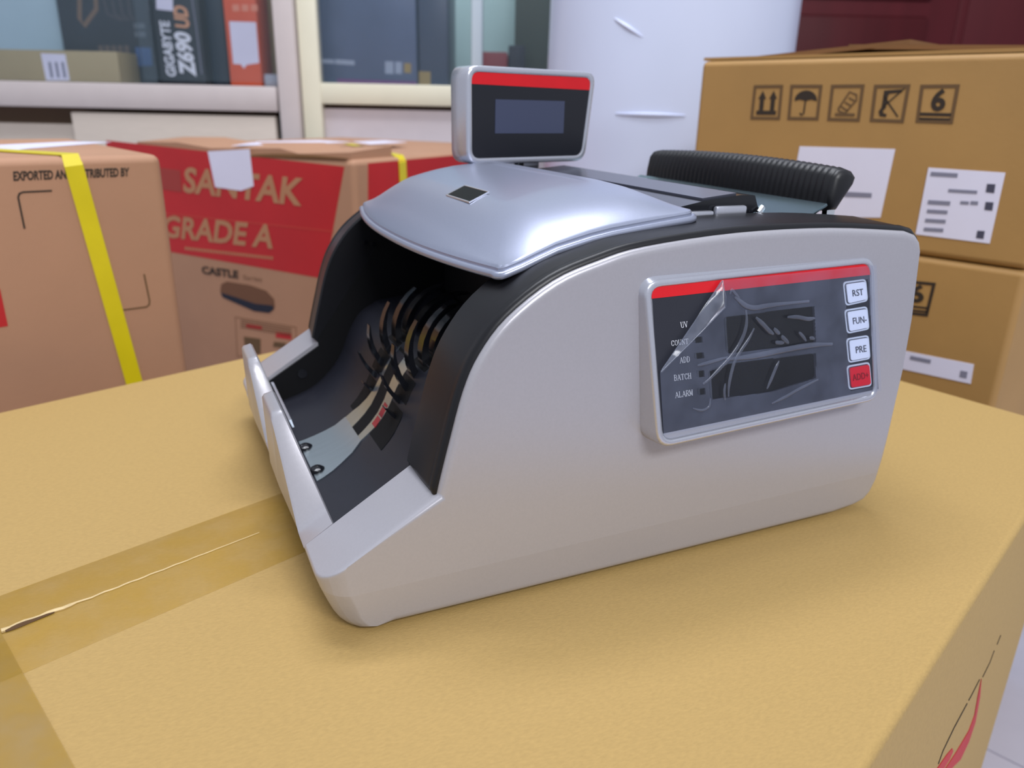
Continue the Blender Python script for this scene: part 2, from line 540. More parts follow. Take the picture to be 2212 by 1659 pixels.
# black side pillars that follow the arch of each side panel
def pillar(mirror, off):
    f = (lambda y: W - y) if mirror else (lambda y: y)
    base = [(.0376, .0450)] + [(.0374, .0560)] + AR[1:] + [(.2835, .1512), (.2880, .1475), (.2900, .1425), (.2905, .120), (.291, .03), (.06, .03)]
    lay = []
    for y, d in ((.0024, 0.0012), (.0027, -0.0006), (.0036, -0.0018), (.0052, -0.0024), (.0075, -0.0019), (.0085, -0.0022), (.0335, -0.0022 - off), (.0345, -0.0012 - off)):
        P = inset2(base, d)
        P = [(x, z) if 1 < i < len(base) - 3 else base[i] for i, (x, z) in enumerate(P)]
        lay.append([(x, f(y), z) for x, z in P])
    bm = bmesh.new(); loft(bm, lay)
    link('side_pillar', bm, M_BLACK, bc, ang=38)


pillar(False, 0.0008); pillar(True, 0.0034)

# inner hopper walls, below the rails
FX = [.006, .0129, .0236, .0337, .0454, .0519, .0545, .0597, .0656, .0739, .0807, .12]
FZ = [.0195, .0209, .0243, .0292, .0401, .0507, .0575, .0682, .0759, .0805, .0828, .086]
for y0, y1 in ((.0336, .0352), (W - .0352, W - .0336)):
    bm = bmesh.new()
    P = [(.004, .015), (.0035, .0345), (.0365, .0548), (.0365, .060), (.09, .135), (.13, .135), (.13, .03)]
    loft(bm, [[(x, y0, z) for x, z in P], [(x, y1, z) for x, z in P]])
    w = link('hopper_wall', bm, M_BLACKM, bc)
    if y0 > 0.1:
        for x, z in ((.0246, .0375), (.0705, .1209), (.076, .1195)):
            bm = bmesh.new(); tube(bm, [(x, y0 - .0012, z), (x, y0, z)], 0.0032 if x < .03 else .0014, 14)
            link('screw', bm, M_GLOSSB, w)

# curved floor of the hopper
fl = catmull(list(zip(FX, FZ)), 3)
bm = bmesh.new()
ys = [.035, .0351, .06, .10, .15, .20, .2309, .231]
loft(bm, [[(x, y, z) for x, z in fl] + [(.12, y, .05), (.05, y, .012), (.006, y, .012)] for y in ys])
m_floor = mat('hopper_black', (32, 33, 42), rough=0.38, var=0.04, scale=100)
nt = m_floor.node_tree
wv = nt.nodes.new('ShaderNodeTexWave'); wv.bands_direction = 'Y'; wv.inputs['Scale'].default_value = 260
tcn = nt.nodes.new('ShaderNodeTexCoord'); nt.links.new(tcn.outputs['Object'], wv.inputs['Vector'])
bpn = nt.nodes.new('ShaderNodeBump'); bpn.inputs['Strength'].default_value = 0.12; bpn.inputs['Distance'].default_value = 0.0004
nt.links.new(wv.outputs['Fac'], bpn.inputs['Height']); nt.links.new(bpn.outputs[0], nt.nodes['Principled BSDF'].inputs['Normal'])
hop = link('hopper_floor', bm, m_floor, bc)

def fz(x): return interp(x, [p[0] for p in fl], [p[1] for p in fl])

def floor_patch(xs, yl, yr, lift):
    bm = bmesh.new(); rows = []
    for x, a, b in zip(xs, yl, yr):
        z = fz(x) + lift
        rows.append([(x, a, z - lift * 1.5), (x, a, z), (x, b, z), (x, b, z - lift * 1.5)])
    loft(bm, rows, True, True, closed=False)
    return bm


xs = [.0085, .012, .018, .024, .030, .0363]
link('steel_chute', floor_patch(xs, [.160] * 6, [.1066, .108, .111, .115, .119, .1235], .0007), M_STEEL, hop)
xs = [.0363, .040, .044, .048, .052, .056, .060, .066]
link('steel_strip', floor_patch(xs, [.1595, .1585, .1560, .1535, .150, .147, .145, .144], [.1435] * 8, .0007), M_STEEL, hop)
link('steel_strip', floor_patch(xs, [.1300] * 8, [.1235, .123, .122, .121, .120, .119, .118, .118], .0007), M_STEEL, hop)
xs = [.0365, .040, .044, .048, .052, .056, .060, .066]
link('feed_slot', floor_patch(xs, [.1434] * 8, [.1301] * 8, .0004), M_BLACKM, hop)
xs = [.041, .045, .049, .053, .056, .060, .066, .073, .082, .095, .110]
link('feed_slot', floor_patch(xs, [.1665] * 11, [.1590, .1570, .1545, .1515, .149, .147, .146, .146, .146, .146, .146], .0003), M_BLACKM, hop)
link('feed_slot', floor_patch(xs, [.1225, .122, .121, .1195, .119, .119, .119, .119, .119, .119, .119], [.099] * 11, .0003), M_BLACKM, hop)
# red reflections on the near steel strip, painted as small coloured patches
for x0, x1 in ((.0438, .0472), (.0478, .0515)):
    link('red_reflection', floor_patch([x0, (x0 + x1) / 2, x1], [.1275] * 3, [.1215] * 3, .0010), mat('dull_red_reflection', (150, 44, 52), rough=0.4), hop)
for x, y in ((.0105, .149), (.0110, .118)):
    bm = bmesh.new()
    tube(bm, [(x, y, fz(x)), (x, y, fz(x) + .0020), (x, y, fz(x) + .0030)], [.0042, .0038, .0022], 16)
    link('screw', bm, M_GLOSSB, hop)

# inside of the mouth: dark back and the black deck under the lid
bm = bmesh.new(); aabox(bm, .124, .036, .030, .130, .230, .150)
link('inner_back', bm, M_BLACKM, bc)
bm = bmesh.new()
dk = [(x, z) for x, z in AR if .098 < x < .18]
P = [(x, z - .001) for x, z in dk] + [(x, z - .006) for x, z in dk[::-1]]
loft(bm, [[(x, y, z) for x, z in P] for y in (.0346, W - .0346)])
link('top_deck', bm, M_BLACK, bc)

# stacker wheels with curved fingers
def wheel(yc):
    bm = bmesh.new()
    cx, cz = .089, .064
    tube(bm, [(cx, yc - .0055, cz), (cx, yc + .0055, cz)], .0125, 20)
    o = link('stacker_wheel', bm, M_BLACKM, bc)
    nb = 16
    for k in range(nb):
        a0 = 2 * math.pi * k / nb + math.radians(125.3 if yc > .13 else 123.2) + 1.15
        rows = []
        for s_ in range(11):
            t = s_ / 10
            r = .012 + (.044 - .012) * t ** .8
            a = a0 - 1.15 * t
            hw = .0040 * (1 - 0.4 * t ** 3); th = .0050 * (1 - t) ** .75 + .0006
            c = V((cx + r * math.cos(a), yc + .0015 * (k % 3 - 1), cz + r * math.sin(a)))
            nr = V((math.cos(a + .5), 0, math.sin(a + .5)))
            yv = V((0, hw, 0))
            rows.append([c - yv - nr * th * .5, c + yv - nr * th * .5, c + yv + nr * th * .5, c - yv + nr * th * .5])
        bm = bmesh.new(); loft(bm, rows)
        link('wheel_finger', bm, M_GLOSSB, o)


wheel(.156); wheel(.110)
bm = bmesh.new(); tube(bm, [(.089, .036, .064), (.089, .230, .064)], .004, 12)
link('wheel_shaft', bm, M_STEEL, bc)

# front guide: a wall leaning forwards with two lobes and a thumb notch between them
def lobe(y):
    m = min(y, W - y)
    def ss(a, b, x):
        t = max(0, min(1, (x - a) / (b - a))); return t * t * (3 - 2 * t)
    up = 0.0395 * (0.5 * max(0, min(1, (m - .047) / .030)) + 0.5 * ss(.043, .080, m))
    dn = ss(.104, .126, m)
    return up * (1 - dn) + .003 * dn
bm = bmesh.new()
a73 = math.radians(73)
rows = []
ysf = sorted(set([round(.0338 + (W - .0676) * k / 110, 5) for k in range(111)]))
for y in ysf:
    h = lobe(y); f = min(1, h / .0395)
    ix, iz = .0022 - h * math.cos(a73), .0362 + h * math.sin(a73)
    T = .0131 - .0078 * f
    ox, oz = ix - T, iz - T * (.60 - .35 * f)
    b = .0004
    P = [(.008, .0035), (.0078, .0185), (ix + (.0078 - ix) * .03, iz - .001), (ix - b * 1.6, iz + b * .1), (ox + b * 2, oz + b * 1.0), (ox - .0002, oz - .0010), (-.0104 - .0035 * f, .0262 + .010 * f), (-.0072, .0150), (-.0036, .0060), (-.0014, .0041), (.0012, .0035)]
    rows.append([(x, y, z) for x, z in P])
loft(bm, rows)
link('front_guide', bm, M_SILVER, bc, ang=42)
bm = bmesh.new()
P = [(.0040, .0348), (.0056, .0348), (.0068, .030), (.0058, .030)]
loft(bm, [[(x, y, z) for x, z in P] for y in (.16, .228)])
link('guide_liner', bm, M_SILVER2, bc)

# underside and rubber feet
bm = bmesh.new(); aabox(bm, .012, .010, .0022, .262, W - .010, .020)
link('base_plate', bm, M_BLACKM, bc)
for x in (.03, .245):
    for y in (.03, W - .03):
        bm = bmesh.new(); tube(bm, [(x, y, 0.0006), (x, y, .0030)], .009, 16)
        link('rubber_foot', bm, M_BLACKM, bc)

# lid: flange, groove, domed cover
RL = ([.050, .060, .073, .0803, .0969, .1187, .1417, .1659, .185], [.1380, .1383, .1390, .1412, .1476, .1527, .1555, .1581, .1590])
def rl(x): return interp(x, *RL)
xr_ = .1712
corner = []
yn, yf_ = .0195, W - .0195
plan = []
for k in range(25):                                   # bulging front edge, far to near
    t = -1 + 2 * k / 24
    y = .133 - t * (.133 - yn - .006)
    plan.append((.0578 + .0125 * abs(t) ** 2.2, y))
def arc(cx, cy, r, a0, a1, n=6):
    return [(cx + r * math.cos(a0 + (a1 - a0) * k / n), cy + r * math.sin(a0 + (a1 - a0) * k / n)) for k in range(n + 1)]
plan += arc(.0760, yn + .006, .006, math.pi * 1.08, math.pi * 1.5, 5)
plan += [(x, yn) for x in (.082, .09, .098, .106, .114, .124, .136, .148, .156)]
plan += arc(xr_ - .009, yn + .009, .009, -math.pi / 2, 0)
plan += [(xr_, y) for y in (.05, .08, .133, .186, .216)]
plan += arc(xr_ - .009, yf_ - .009, .009, 0, math.pi / 2)
plan += [(x, yf_) for x in (.156, .148, .136, .124, .114, .106, .098, .09, .082)]
plan += arc(.0760, yf_ - .006, .006, math.pi * .5, math.pi * .92, 5)
lay = []
def lid_bulge(x, y):
    t = min(1, abs(y - .133) / (.133 - yn - .003))
    xf = .0608 + .0125 * t ** 2.2
    f = 1 - t ** 5.5
    d = max(0, min(1, (x - xf) / .040)); g = 1 - (1 - d) ** 2.6
    e = max(0, min(1, (xr_ - .003 - x) / .035)); h = 1 - (1 - e) ** 2.6
    return .0125 * f * g * h
def lid_ring(ins, dz):
    P = inset2(plan, ins)
    return [(x, y, rl(x) + dz) for x, y in P]
for ins, dz in ((.004, .0006), (.0012, .0002), (.0004, .0006), (0, .0014), (.0001, .0026), (.0007, .0033), (.0016, .0035), (.0024, .0034), (.0025, .0038), (.0024, .0046), (.0030, .0054)):
    lay.append(lid_ring(ins, dz))
P0 = inset2(plan, .0030)
cxm, cym = .118, .133
for s in (.02, .05, .09, .14, .20, .27, .35, .44, .53, .62, .71, .80, .88, .95):
    L = []
    for x, y in P0:
        # shrink towards a spine so the dome keeps the outline's shape
        sx = cxm + max(-.02, min(.02, x - cxm)) * 1.0; sy = cym + max(-.06, min(.06, y - cym))
        nx, ny = x + (sx - x) * s, y + (sy - y) * s
        L.append((nx, ny, rl(nx) + .0054 + lid_bulge(nx, ny)))
    lay.append(L)
bm = bmesh.new(); loft(bm, lay, True, True)
lid = link('lid', bm, mat('silver_lid_ceiling_tint', (162, 168, 188), rough=0.33, metal=0.6, var=0.02, scale=900), bc, ang=40)  # bluish reflection of the ceiling is tinted into the lid colour
bm = bmesh.new(); P_ = inset2(plan, .0028)
loft(bm, [[(x, y, rl(x) - .0004) for x, y in P_], [(x, y, rl(x) + .0006) for x, y in P_]])
link('lid_shade_sheet', bm, M_BLACKM, lid)  # black sheet added so the lid's underside stays dark
# little dark window in the lid
def lid_hit(u, v):
    d = ray(u, v)
    for t in np.linspace(.15, .6, 3000):
        p = CAM + d * t
        if p[2] < rl(p[0]) + .0054 + lid_bulge(p[0], p[1]): return V(p)
ww = [lid_hit(*s) for s in ((955, 419), (1014, 407), (1066, 421), (1004, 436))]
xa, xb = (ww[0].x + ww[3].x) / 2, (ww[1].x + ww[2].x) / 2
ya, yb = (ww[2].y + ww[3].y) / 2, (ww[0].y + ww[1].y) / 2
zc = lambda x: rl(x) + .0054 + lid_bulge(x, (ya + yb) / 2)
bm = bmesh.new()
q = [V((xa, yb, zc(xa))), V((xb, yb, zc(xb))), V((xb, ya, zc(xb))), V((xa, ya, zc(xa)))]
slab(bm, [p + EZ * .0001 for p in q], EZ, .0004)
link('window', bm, mat('lid_window', (9, 12, 11), rough=0.45, spec=0.12), lid, label='small square dark window in the lid')
bm = bmesh.new()
ring(bm, [p + EZ * .0001 for p in inset3(q, -.0005)], .0005, EZ, .0007)
link('window_rim', bm, M_SILVER2, lid)

# hinged black feed plate behind the lid
prof = [(.1650, .1600), (.1655, .1622), (.1850, .1655), (.2060, .1676), (.2150, .1672), (.2185, .1600), (.214, .1585)]
bm = bmesh.new(); loft(bm, [[(x, y, z) for x, z in prof] for y in (.0385, .040, .2175, .219)])
plate = link('feed_plate', bm, M_GLOSSB, bc, ang=12)
bm = bmesh.new(); aabox(bm, .1856, .041, .1640, .2055, .217, .1664)
for v in bm.verts: v.co.z += (v.co.x - .1856) * .10
link('plate_insert', bm, mat('plate_insert_grey', (62, 64, 76), rough=0.22), plate)
bm = bmesh.new()
aabox(bm, .175, .0355, .1565, .189, .039, .1610, .0008); aabox(bm, .190, .0352, .1565, .2085, .0385, .1630, .0012)
link('hinge_bracket', bm, M_SILVER2, plate, label='small silver hinge bracket')
bm = bmesh.new(); tube(bm, [(.2165, .0365, .1590), (.2195, .0375, .1615)], .0016, 8); tube(bm, [(.2145, .036, .1585), (.2185, .036, .1588)], .0010, 8)
link('hinge_pin', bm, M_CHROME, plate)
# rear well, steel cover and carrying handle
bm = bmesh.new(); aabox(bm, .175, .0346, .035, .2895, W - .0346, .1400, .002)
link('rear_housing', bm, M_BLACK, bc)
bm = bmesh.new()
add_box(bm, (.238, .046, .1420), (.034, 0, .0175), (0, .176, 0), (-.0007, 0, .0014), .0004, 1)
link('steel_cover', bm, mat('dull_steel', (122, 140, 148), rough=0.22, metal=1.0, var=.06, scale=30), bc)
bm = bmesh.new()
hp = [(.2745, .1560), (.2752, .1650), (.2768, .1735), (.2795, .1768), (.2850, .1775), (.2895, .1762), (.2925, .1735), (.2915, .1695), (.2860, .1620), (.2820, .1562)]
rows = []
nr_ = 40
y0h, y1h = .048, .222
for k in range(nr_):
    for q_, d in ((.04, .0), (.28, -.0005), (.62, -.0006), (.86, -.0001)):
        y = y0h + (y1h - y0h) * (k + q_) / nr_
        e = min(1.0, min(y - y0h, y1h - y) / .006)
        ins = d + .0035 * (1 - math.sqrt(max(0, 1 - (1 - e) ** 2)))
        P = inset2(hp, ins)
        arcz = .0025 * (1 - ((y - .133) / .086) ** 2)
        rows.append([(x, y, z + arcz) for x, z in P])
loft(bm, rows)
hd = link('carry_handle', bm, mat('ribbed_black', (15, 15, 19), rough=0.42, var=0.05, scale=300), bc, ang=60)
for y in (.052, .218):
    bm = bmesh.new(); add_box(bm, (.2765, y - .002, .139), (.006, 0, 0), (0, .004, 0), (-.0005, 0, .020), .0008)
    link('handle_bracket', bm, M_CHROME, hd)

# customer display on its stalk
dw = V((math.cos(math.radians(9.6)), math.sin(math.radians(9.6)), 0)); dn = V((dw.y, -dw.x, 0))
dO = V((.1288, .2000, .1706))
def dpt(a, b, back=0.0): return dO + dw * a + EZ * b - dn * back
DWID, DHEI = .0998, .0574
dc = [dpt(0, 0), dpt(DWID - .006, .0005), dpt(DWID, DHEI - .0004), dpt(-.0005, DHEI)]
bm = bmesh.new()
R5 = .0085
lay = []
for ins, back in ((.003, .0215), (.001, .0205), (0, .019), (0, .0016), (.0004, .0005), (.0012, 0), (.0030, 0), (.0036, .0003), (.0038, .0012)):
    lay.append([p - dn * back for p in rounded(inset3(dc, ins), R5 - ins * .8)])
loft(bm, lay)
disp = link('customer_display', bm, M_SILVER2, bc, ang=50, label='small silver framed display raised on a stalk behind the lid')
ic = inset3(dc, .0037); ro = rounded(ic, .0055)
bm = bmesh.new(); slab(bm, [p - dn * .0012 for p in ro], dn, .0004)
link('face_plate', bm, mat('display_black', (22, 23, 31), rough=0.3), disp)
top = [p for p in ro]
def clip_low(poly, base, up, lo, hi):
    """part of a planar outline between two heights"""
    bm = bmesh.new(); f = bm.faces.new([bm.verts.new(p) for p in poly])
    g = bm.verts[:] + bm.edges[:] + bm.faces[:]
    bmesh.ops.bisect_plane(bm, geom=g, plane_co=base + up * lo, plane_no=-up, clear_outer=True)
    g = bm.verts[:] + bm.edges[:] + bm.faces[:]
    bmesh.ops.bisect_plane(bm, geom=g, plane_co=base + up * hi, plane_no=up, clear_outer=True)
    return bm
bm = clip_low([p - dn * .0006 for p in ro], dO, (EZ + dw * 0.012).normalized(), DHEI - .0105, DHEI)
link('red_stripe', bm, M_RED, disp)
bm = bmesh.new(); q = [dpt(.0205, .0185), dpt(.0745, .0185), dpt(.0745, .0385), dpt(.0205, .0385)]
slab(bm, [p - dn * .0008 for p in q], dn, .0003)
link('screen', bm, M_SCREEN, disp)
bm = bmesh.new(); add_box(bm, dpt(.040, -.0048, .012), dw * .024, -dn * .006, EZ * .006, .001)
link('stalk_collar', bm, M_SILVER2, disp)
bm = bmesh.new(); tube(bm, [dpt(.047, -.022, .012), dpt(.047, .002, .012)], .0035, 12)
link('stalk', bm, M_BLACK, disp)

# control panel on the near side: a tilted wedge with a raised frame
PX = {'TL': (1391.5, 606.5, -.0030), 'TR': (1891.4, 553.6, -.0010), 'BL': (1422.8, 971.5, -.0125)}
cTL, cTR, cBL = [at_y(*PX[k]) for k in ('TL', 'TR', 'BL')]
pn = (cTR - cTL).cross(cBL - cTL).normalized()
fp = Face(cTL, pn); pn = fp.n
cBR = fp(1900.5, 864)
pc = [cTL, cTR, cBR, cBL]
bm = bmesh.new(); lay = []
rr = .0075
b0 = [V((p.x, .0006, p.z)) for p in rounded(inset3(pc, -.0012), rr + .001)]
lay.append(b0)
for ins, back in ((0, .0016), (.0003, .0007), (.0010, .0001), (.0022, 0), (.0030, .0003), (.0034, .0013)):
    lay.append([p - pn * back for p in rounded(inset3(pc, ins), rr - ins * .7)])
loft(bm, lay)
panel = link('control_panel', bm, M_SILVER2, bc, ang=50, wn=True)
fq = Face(cTL - pn * .0013, pn)
ro = rounded(inset3(pc, .0034), .0052)
bm = bmesh.new(); slab(bm, [p - pn * .0014 for p in ro], pn, .0003)
link('silver_border', bm, M_SILVER2, panel, label='silver strip along the bottom of the panel')
# everything printed on the panel, in panel plane
L_ = fq
def quadL(bm, pix, th=.0003, lift=0.0, r=0.0):
    P = [L_(*p, lift) for p in pix]
    if r: P = rounded(P, r, 4)
    slab(bm, P, pn, th)
bm = bmesh.new(); quadL(bm, [(1408, 644), (1884, 592), (1896, 840), (1427, 937)], .0002, .0002)
link('face_plate', bm, M_FACE, panel)
upv = (L_(1420, 640) - L_(1421, 660)).normalized()
bm = bmesh.new()
P = [L_(1406, 645, .0003), L_(1405.5, 628, .0003), L_(1408, 621, .0003), L_(1414, 616, .0003), L_(1424, 613.5, .0003), L_(1868, 570.5, .0003), L_(1876, 570.5, .0003), L_(1881.5, 575, .0003), L_(1884.5, 582, .0003), L_(1885, 592.5, .0003)]
slab(bm, P, pn, .0003)
link('red_stripe', bm, M_RED, panel)
for pix in ([(1562, 684), (1752, 660), (1756, 740), (1567, 763)], [(1528, 800), (1568, 784), (1755, 762), (1757, 815), (1660, 845), (1533, 861)]):
    bm = bmesh.new(); quadL(bm, pix, .0003, .0004, .002)
    link('display_window', bm, M_WINDOW, panel)
for pix in ([(1495, 727), (1511, 725), (1512, 738), (1496, 740)], [(1498, 762), (1514, 760), (1515, 772), (1499, 774)], [(1503, 800), (1516, 798), (1517, 812), (1504, 814)], [(1505, 838), (1518, 836), (1519, 850), (1506, 852)], ):
    bm = bmesh.new(); quadL(bm, pix, .0003, .0004, .0005)
    link('indicator', bm, M_WINDOW, panel)
btn = [((1818, 609), (1868, 602), (1873, 650), (1824, 661), 'RST'), ((1821, 669), (1871, 661), (1876, 711), (1827, 721), 'FUN-'), ((1825, 731), (1874, 723), (1878, 775), (1830, 784), 'PRE'), ((1826, 790), (1876, 781), (1881, 833), (1831, 842), 'ADD+')]
m_rim = mat('button_rim', (196, 206, 226), rough=0.4)
m_btn = mat('white_button', (214, 222, 244), rough=0.4)
m_btnr = mat('red_button', (206, 22, 46), rough=0.4)
m_redink = mat('dark_red_ink', (128, 10, 30), rough=0.5)
for a, b, c, d, tx in btn:
    P = [L_(*s, .0004) for s in (a, b, c, d)]
    bm = bmesh.new(); slab(bm, rounded(P, .0022, 4), pn, .0003)
    k = link('push_button', bm, m_rim, panel, label=('red' if tx == 'ADD+' else 'white') + ' square push button marked ' + tx)
    bm = bmesh.new(); slab(bm, [p + pn * .00031 for p in rounded(inset3(P, .0008), .0018, 4)], pn, .0001)
    link('button_groove', bm, M_INK, panel)
    bm = bmesh.new(); slab(bm, [p + pn * .0004 for p in rounded(inset3(P, .0012), .0014, 4)], pn, .0006)
    link('button_cap', bm, m_btnr if tx == 'ADD+' else m_btn, panel)
    wpx = {'RST': (15, 38), 'FUN-': (13, 42), 'PRE': (16, 39), 'ADD+': (8, 42)}[tx]
    def tp(x, y, a=a, b=b, c=c, d=d):
        s, t = x / 50.0, y / 52.0
        return L_(a[0] + (b[0] - a[0]) * s + (d[0] - a[0]) * t, a[1] + (b[1] - a[1]) * s + (d[1] - a[1]) * t, .0016)
    bm = text_bm(tx, tp(wpx[0], 33), tp(wpx[1], 33), tp(wpx[0], 19), 0.004)
    link('button_letters', bm, m_redink if tx == 'ADD+' else M_INK, panel)

# serif capitals drawn stroke by stroke, thick stems and thin hairlines
GL = {
 'U': [('v', .2, .25, 1), ('v', .78, .25, 1, 't'), ('c', [(.2, .28), (.25, .08), (.5, .0), (.73, .08), (.78, .28)]), ('s', .2, 1), ('s', .78, 1)],
 'V': [('l', .12, 1, .5, 0, 'k'), ('l', .88, 1, .5, 0, 't'), ('s', .12, 1), ('s', .88, 1)],
 'C': [('c', [(.86, .74), (.72, .95), (.5, 1), (.25, .88), (.14, .5), (.25, .12), (.5, 0), (.72, .05), (.88, .28)]), ('v', .87, .7, 1, 't')],
 'O': [('c', [(.5, 1), (.24, .88), (.13, .5), (.24, .12), (.5, 0), (.76, .12), (.87, .5), (.76, .88), (.5, 1)])],
 'N': [('v', .18, 0, 1, 't'), ('l', .18, 1, .82, 0, 'k'), ('v', .82, 0, 1, 't'), ('s', .18, 0), ('s', .82, 1), ('s', .14, 1)],
 'T': [('v', .5, 0, 1), ('h', .08, .92, 1), ('s', .5, 0), ('v', .08, .76, 1, 't'), ('v', .92, .76, 1, 't')],
 'A': [('l', .5, 1, .1, 0, 't'), ('l', .5, 1, .88, 0, 'k'), ('h', .25, .74, .34), ('s', .1, 0), ('s', .88, 0)],
 'D': [('v', .2, 0, 1), ('c', [(.1, 1), (.5, 1), (.78, .85), (.88, .5), (.78, .15), (.5, 0), (.1, 0)])],
 'B': [('v', .22, 0, 1), ('c', [(.1, 1), (.55, 1), (.78, .88), (.78, .64), (.55, .53), (.22, .53)]), ('c', [(.5, .53), (.82, .42), (.84, .12), (.55, 0), (.1, 0)])],
 'H': [('v', .2, 0, 1), ('v', .8, 0, 1), ('h', .2, .8, .52), ('s', .2, 0), ('s', .2, 1), ('s', .8, 0), ('s', .8, 1)],
 'L': [('v', .24, 0, 1), ('h', .08, .88, 0), ('s', .24, 1), ('v', .88, 0, .26, 't')],
 'R': [('v', .2, 0, 1), ('c', [(.08, 1), (.55, 1), (.8, .88), (.8, .62), (.55, .5), (.2, .5)]), ('l', .5, .5, .88, 0, 'k'), ('s', .2, 0), ('s', .9, 0)],
 'M': [('v', .12, 0, 1, 't'), ('l', .14, 1, .5, .1, 'k'), ('l', .84, 1, .5, .1, 't'), ('v', .86, 0, 1), ('s', .12, 0), ('s', .86, 0), ('s', .86, 1), ('s', .1, 1)],
}
def serif_word(word, bl, br, tl, lift):
    """bl, br, tl in photo pixels on the panel"""
    B, R_, T_ = L_(*bl, lift), L_(*br, lift), L_(*tl, lift)
    ex, ez = (R_ - B), (T_ - B)
    n = len(word); cw = 1.0 / n
    bm = bmesh.new()
    def bar(p, q, w):
        p, q = V(p), V(q)
        d = (q - p)
        if d.length < 1e-9: return
        s = d.normalized().cross(pn) * (w / 2)
        slab(bm, [p + s, q + s, q - s, p - s], pn, .00012)
    for i, ch in enumerate(word):
        P = lambda x, y: B + ex * ((i + .02 + x * .96) * cw) + ez * y
        K, t = ex.length * cw * .15, ex.length * cw * .07
        for g in GL[ch]:
            if g[0] == 'v': bar(P(g[1], g[2]), P(g[1], g[3]), t if g[-1] == 't' else K)
            elif g[0] == 'h': bar(P(g[1], g[3]), P(g[2], g[3]), t * 1.1)
            elif g[0] == 'l': bar(P(g[1], g[2]), P(g[3], g[4]), K if g[5] == 'k' else t)
            elif g[0] == 's': bar(P(g[1] - .16, g[2]), P(g[1] + .16, g[2]), t)
            elif g[0] == 'c':
                for (a, b) in zip(g[1], g[1][1:]):
                    vert = abs(b[1] - a[1]) * 1.6 > abs(b[0] - a[0])
                    bar(P(*a), P(*b), K * .85 if vert else t * 1.2)
    link('printed_word', bm, M_WHITE, panel)
serif_word('UV', (1469, 708), (1485, 706), (1467, 696), .0005)
serif_word('COUNT', (1448, 747), (1486, 742), (1447, 736), .0005)
serif_word('ADD', (1467, 784), (1489, 781), (1466, 772), .0005)
serif_word('BATCH', (1454, 822), (1492, 817), (1453, 810), .0005)
serif_word('ALARM', (1457, 859), (1495, 853), (1456, 847), .0005)

# clear protective film with a folded-over corner, air channels and bubbles
M_FILM = clear_mat('protective_film', (150, 160, 190), 0.145, 0.15, 0.8, 0.3, 60)
M_FLAP = clear_mat('film_flap', (190, 196, 212), 0.14, 0.10, 1.2, 0.5, 120)
M_FILMC = clear_mat('film_over_window', (150, 160, 188), 0.02, 0.12, 0.7, 0.3, 45)
M_BUB = clear_mat('film_bubble', (140, 148, 172), 0.22, 0.15, 1.5, 0.2, 60)
film_o = [(1553, 605), (1886, 572), (1897, 842), (1428, 938), (1420, 800)]
bm = bmesh.new()
n_ = 200
def fpx(s, t):
    # bilinear over the film area, left side follows the fold line
    lx = (1553, 605) if t <= 0 else None
    top = (1553 + (1886 - 1553) * s, 605 + (572 - 605) * s)
    bot = (1428 + (1897 - 1428) * s, 938 + (842 - 938) * s)
    if t < .62:
        k = t / .62; L0 = (1553 + (1420 - 1553) * k, 605 + (800 - 605) * k)
    else:
        k = (t - .62) / .38; L0 = (1420 + 8 * k, 800 + 138 * k)
    R0 = (1886 + 11 * t, 572 + 270 * t)
    return (L0[0] + (R0[0] - L0[0]) * s, L0[1] + (R0[1] - L0[1]) * s)
grid = [[None] * (n_ + 1) for _ in range(n_ + 1)]
for i in range(n_ + 1):
    for j in range(n_ + 1):
        u, v = fpx(i / n_, j / n_)
        grid[i][j] = bm.verts.new(L_(u, v, .0019 + 0))
for i in range(n_):
    for j in range(n_):
        bm.faces.new((grid[i][j], grid[i + 1][j], grid[i + 1][j + 1], grid[i][j + 1]))
def inpoly(u, v, P):
    c = False
    for k in range(len(P)):
        (x1, y1), (x2, y2) = P[k], P[k - 1]
        if (y1 > v) != (y2 > v) and u < (x2 - x1) * (v - y1) / (y2 - y1) + x1: c = not c
    return c
WINS = [[(1562, 684), (1752, 660), (1756, 740), (1567, 763)], [(1528, 800), (1568, 784), (1755, 762), (1757, 815), (1660, 845), (1533, 861)], [(1495, 727), (1511, 725), (1512, 738), (1496, 740)], [(1498, 762), (1514, 760), (1515, 772), (1499, 774)], [(1503, 800), (1516, 798), (1517, 812), (1504, 814)], [(1505, 838), (1518, 836), (1519, 850), (1506, 852)], [(1818, 609), (1868, 602), (1881, 833), (1831, 842)]]
bm.faces.ensure_lookup_table()
for fi, f_ in enumerate(bm.faces):
    i, j = fi // n_, fi % n_
    u, v = fpx((i + .5) / n_, (j + .5) / n_)
    if any(inpoly(u, v, P_) for P_ in WINS): f_.material_index = 1
film = link('protective_film', bm, M_FILM, panel, ang=180, label='clear plastic film over the panel')
film.data.materials.append(M_FILMC)
bm = bmesh.new()
A, B_, Cc = L_(1552, 604, .0020), L_(1420, 802, .0020), L_(1556, 664, .0024)
D_ = L_(1553, 645, .0050)
rows = []
for k in range(9):
    t = k / 8
    p0 = A + (B_ - A) * t
    far_pix = (1552 + 3 * min(1, t * 4), 604 + 58 * min(1, t * 4)) if t < .25 else (1555 - 135 * (t - .25) / .75, 662 + 140 * (t - .25) / .75)
    p2 = L_(far_pix[0], far_pix[1], .0032)
    mid = (p0 + p2) / 2 + pn * .0022 * math.sin(math.pi * min(1, t * 1.6 + .1))
    rows.append([p0, mid, p2])
loft(bm, rows, False, False, closed=False)
link('film_flap', bm, M_FLAP, panel, ang=180, label='folded back corner of the film')
bm = bmesh.new()
tube(bm, [L_(1553, 606, .0024), L_(1500, 683, .0024), L_(1421, 800, .0022)], .0002, 5)
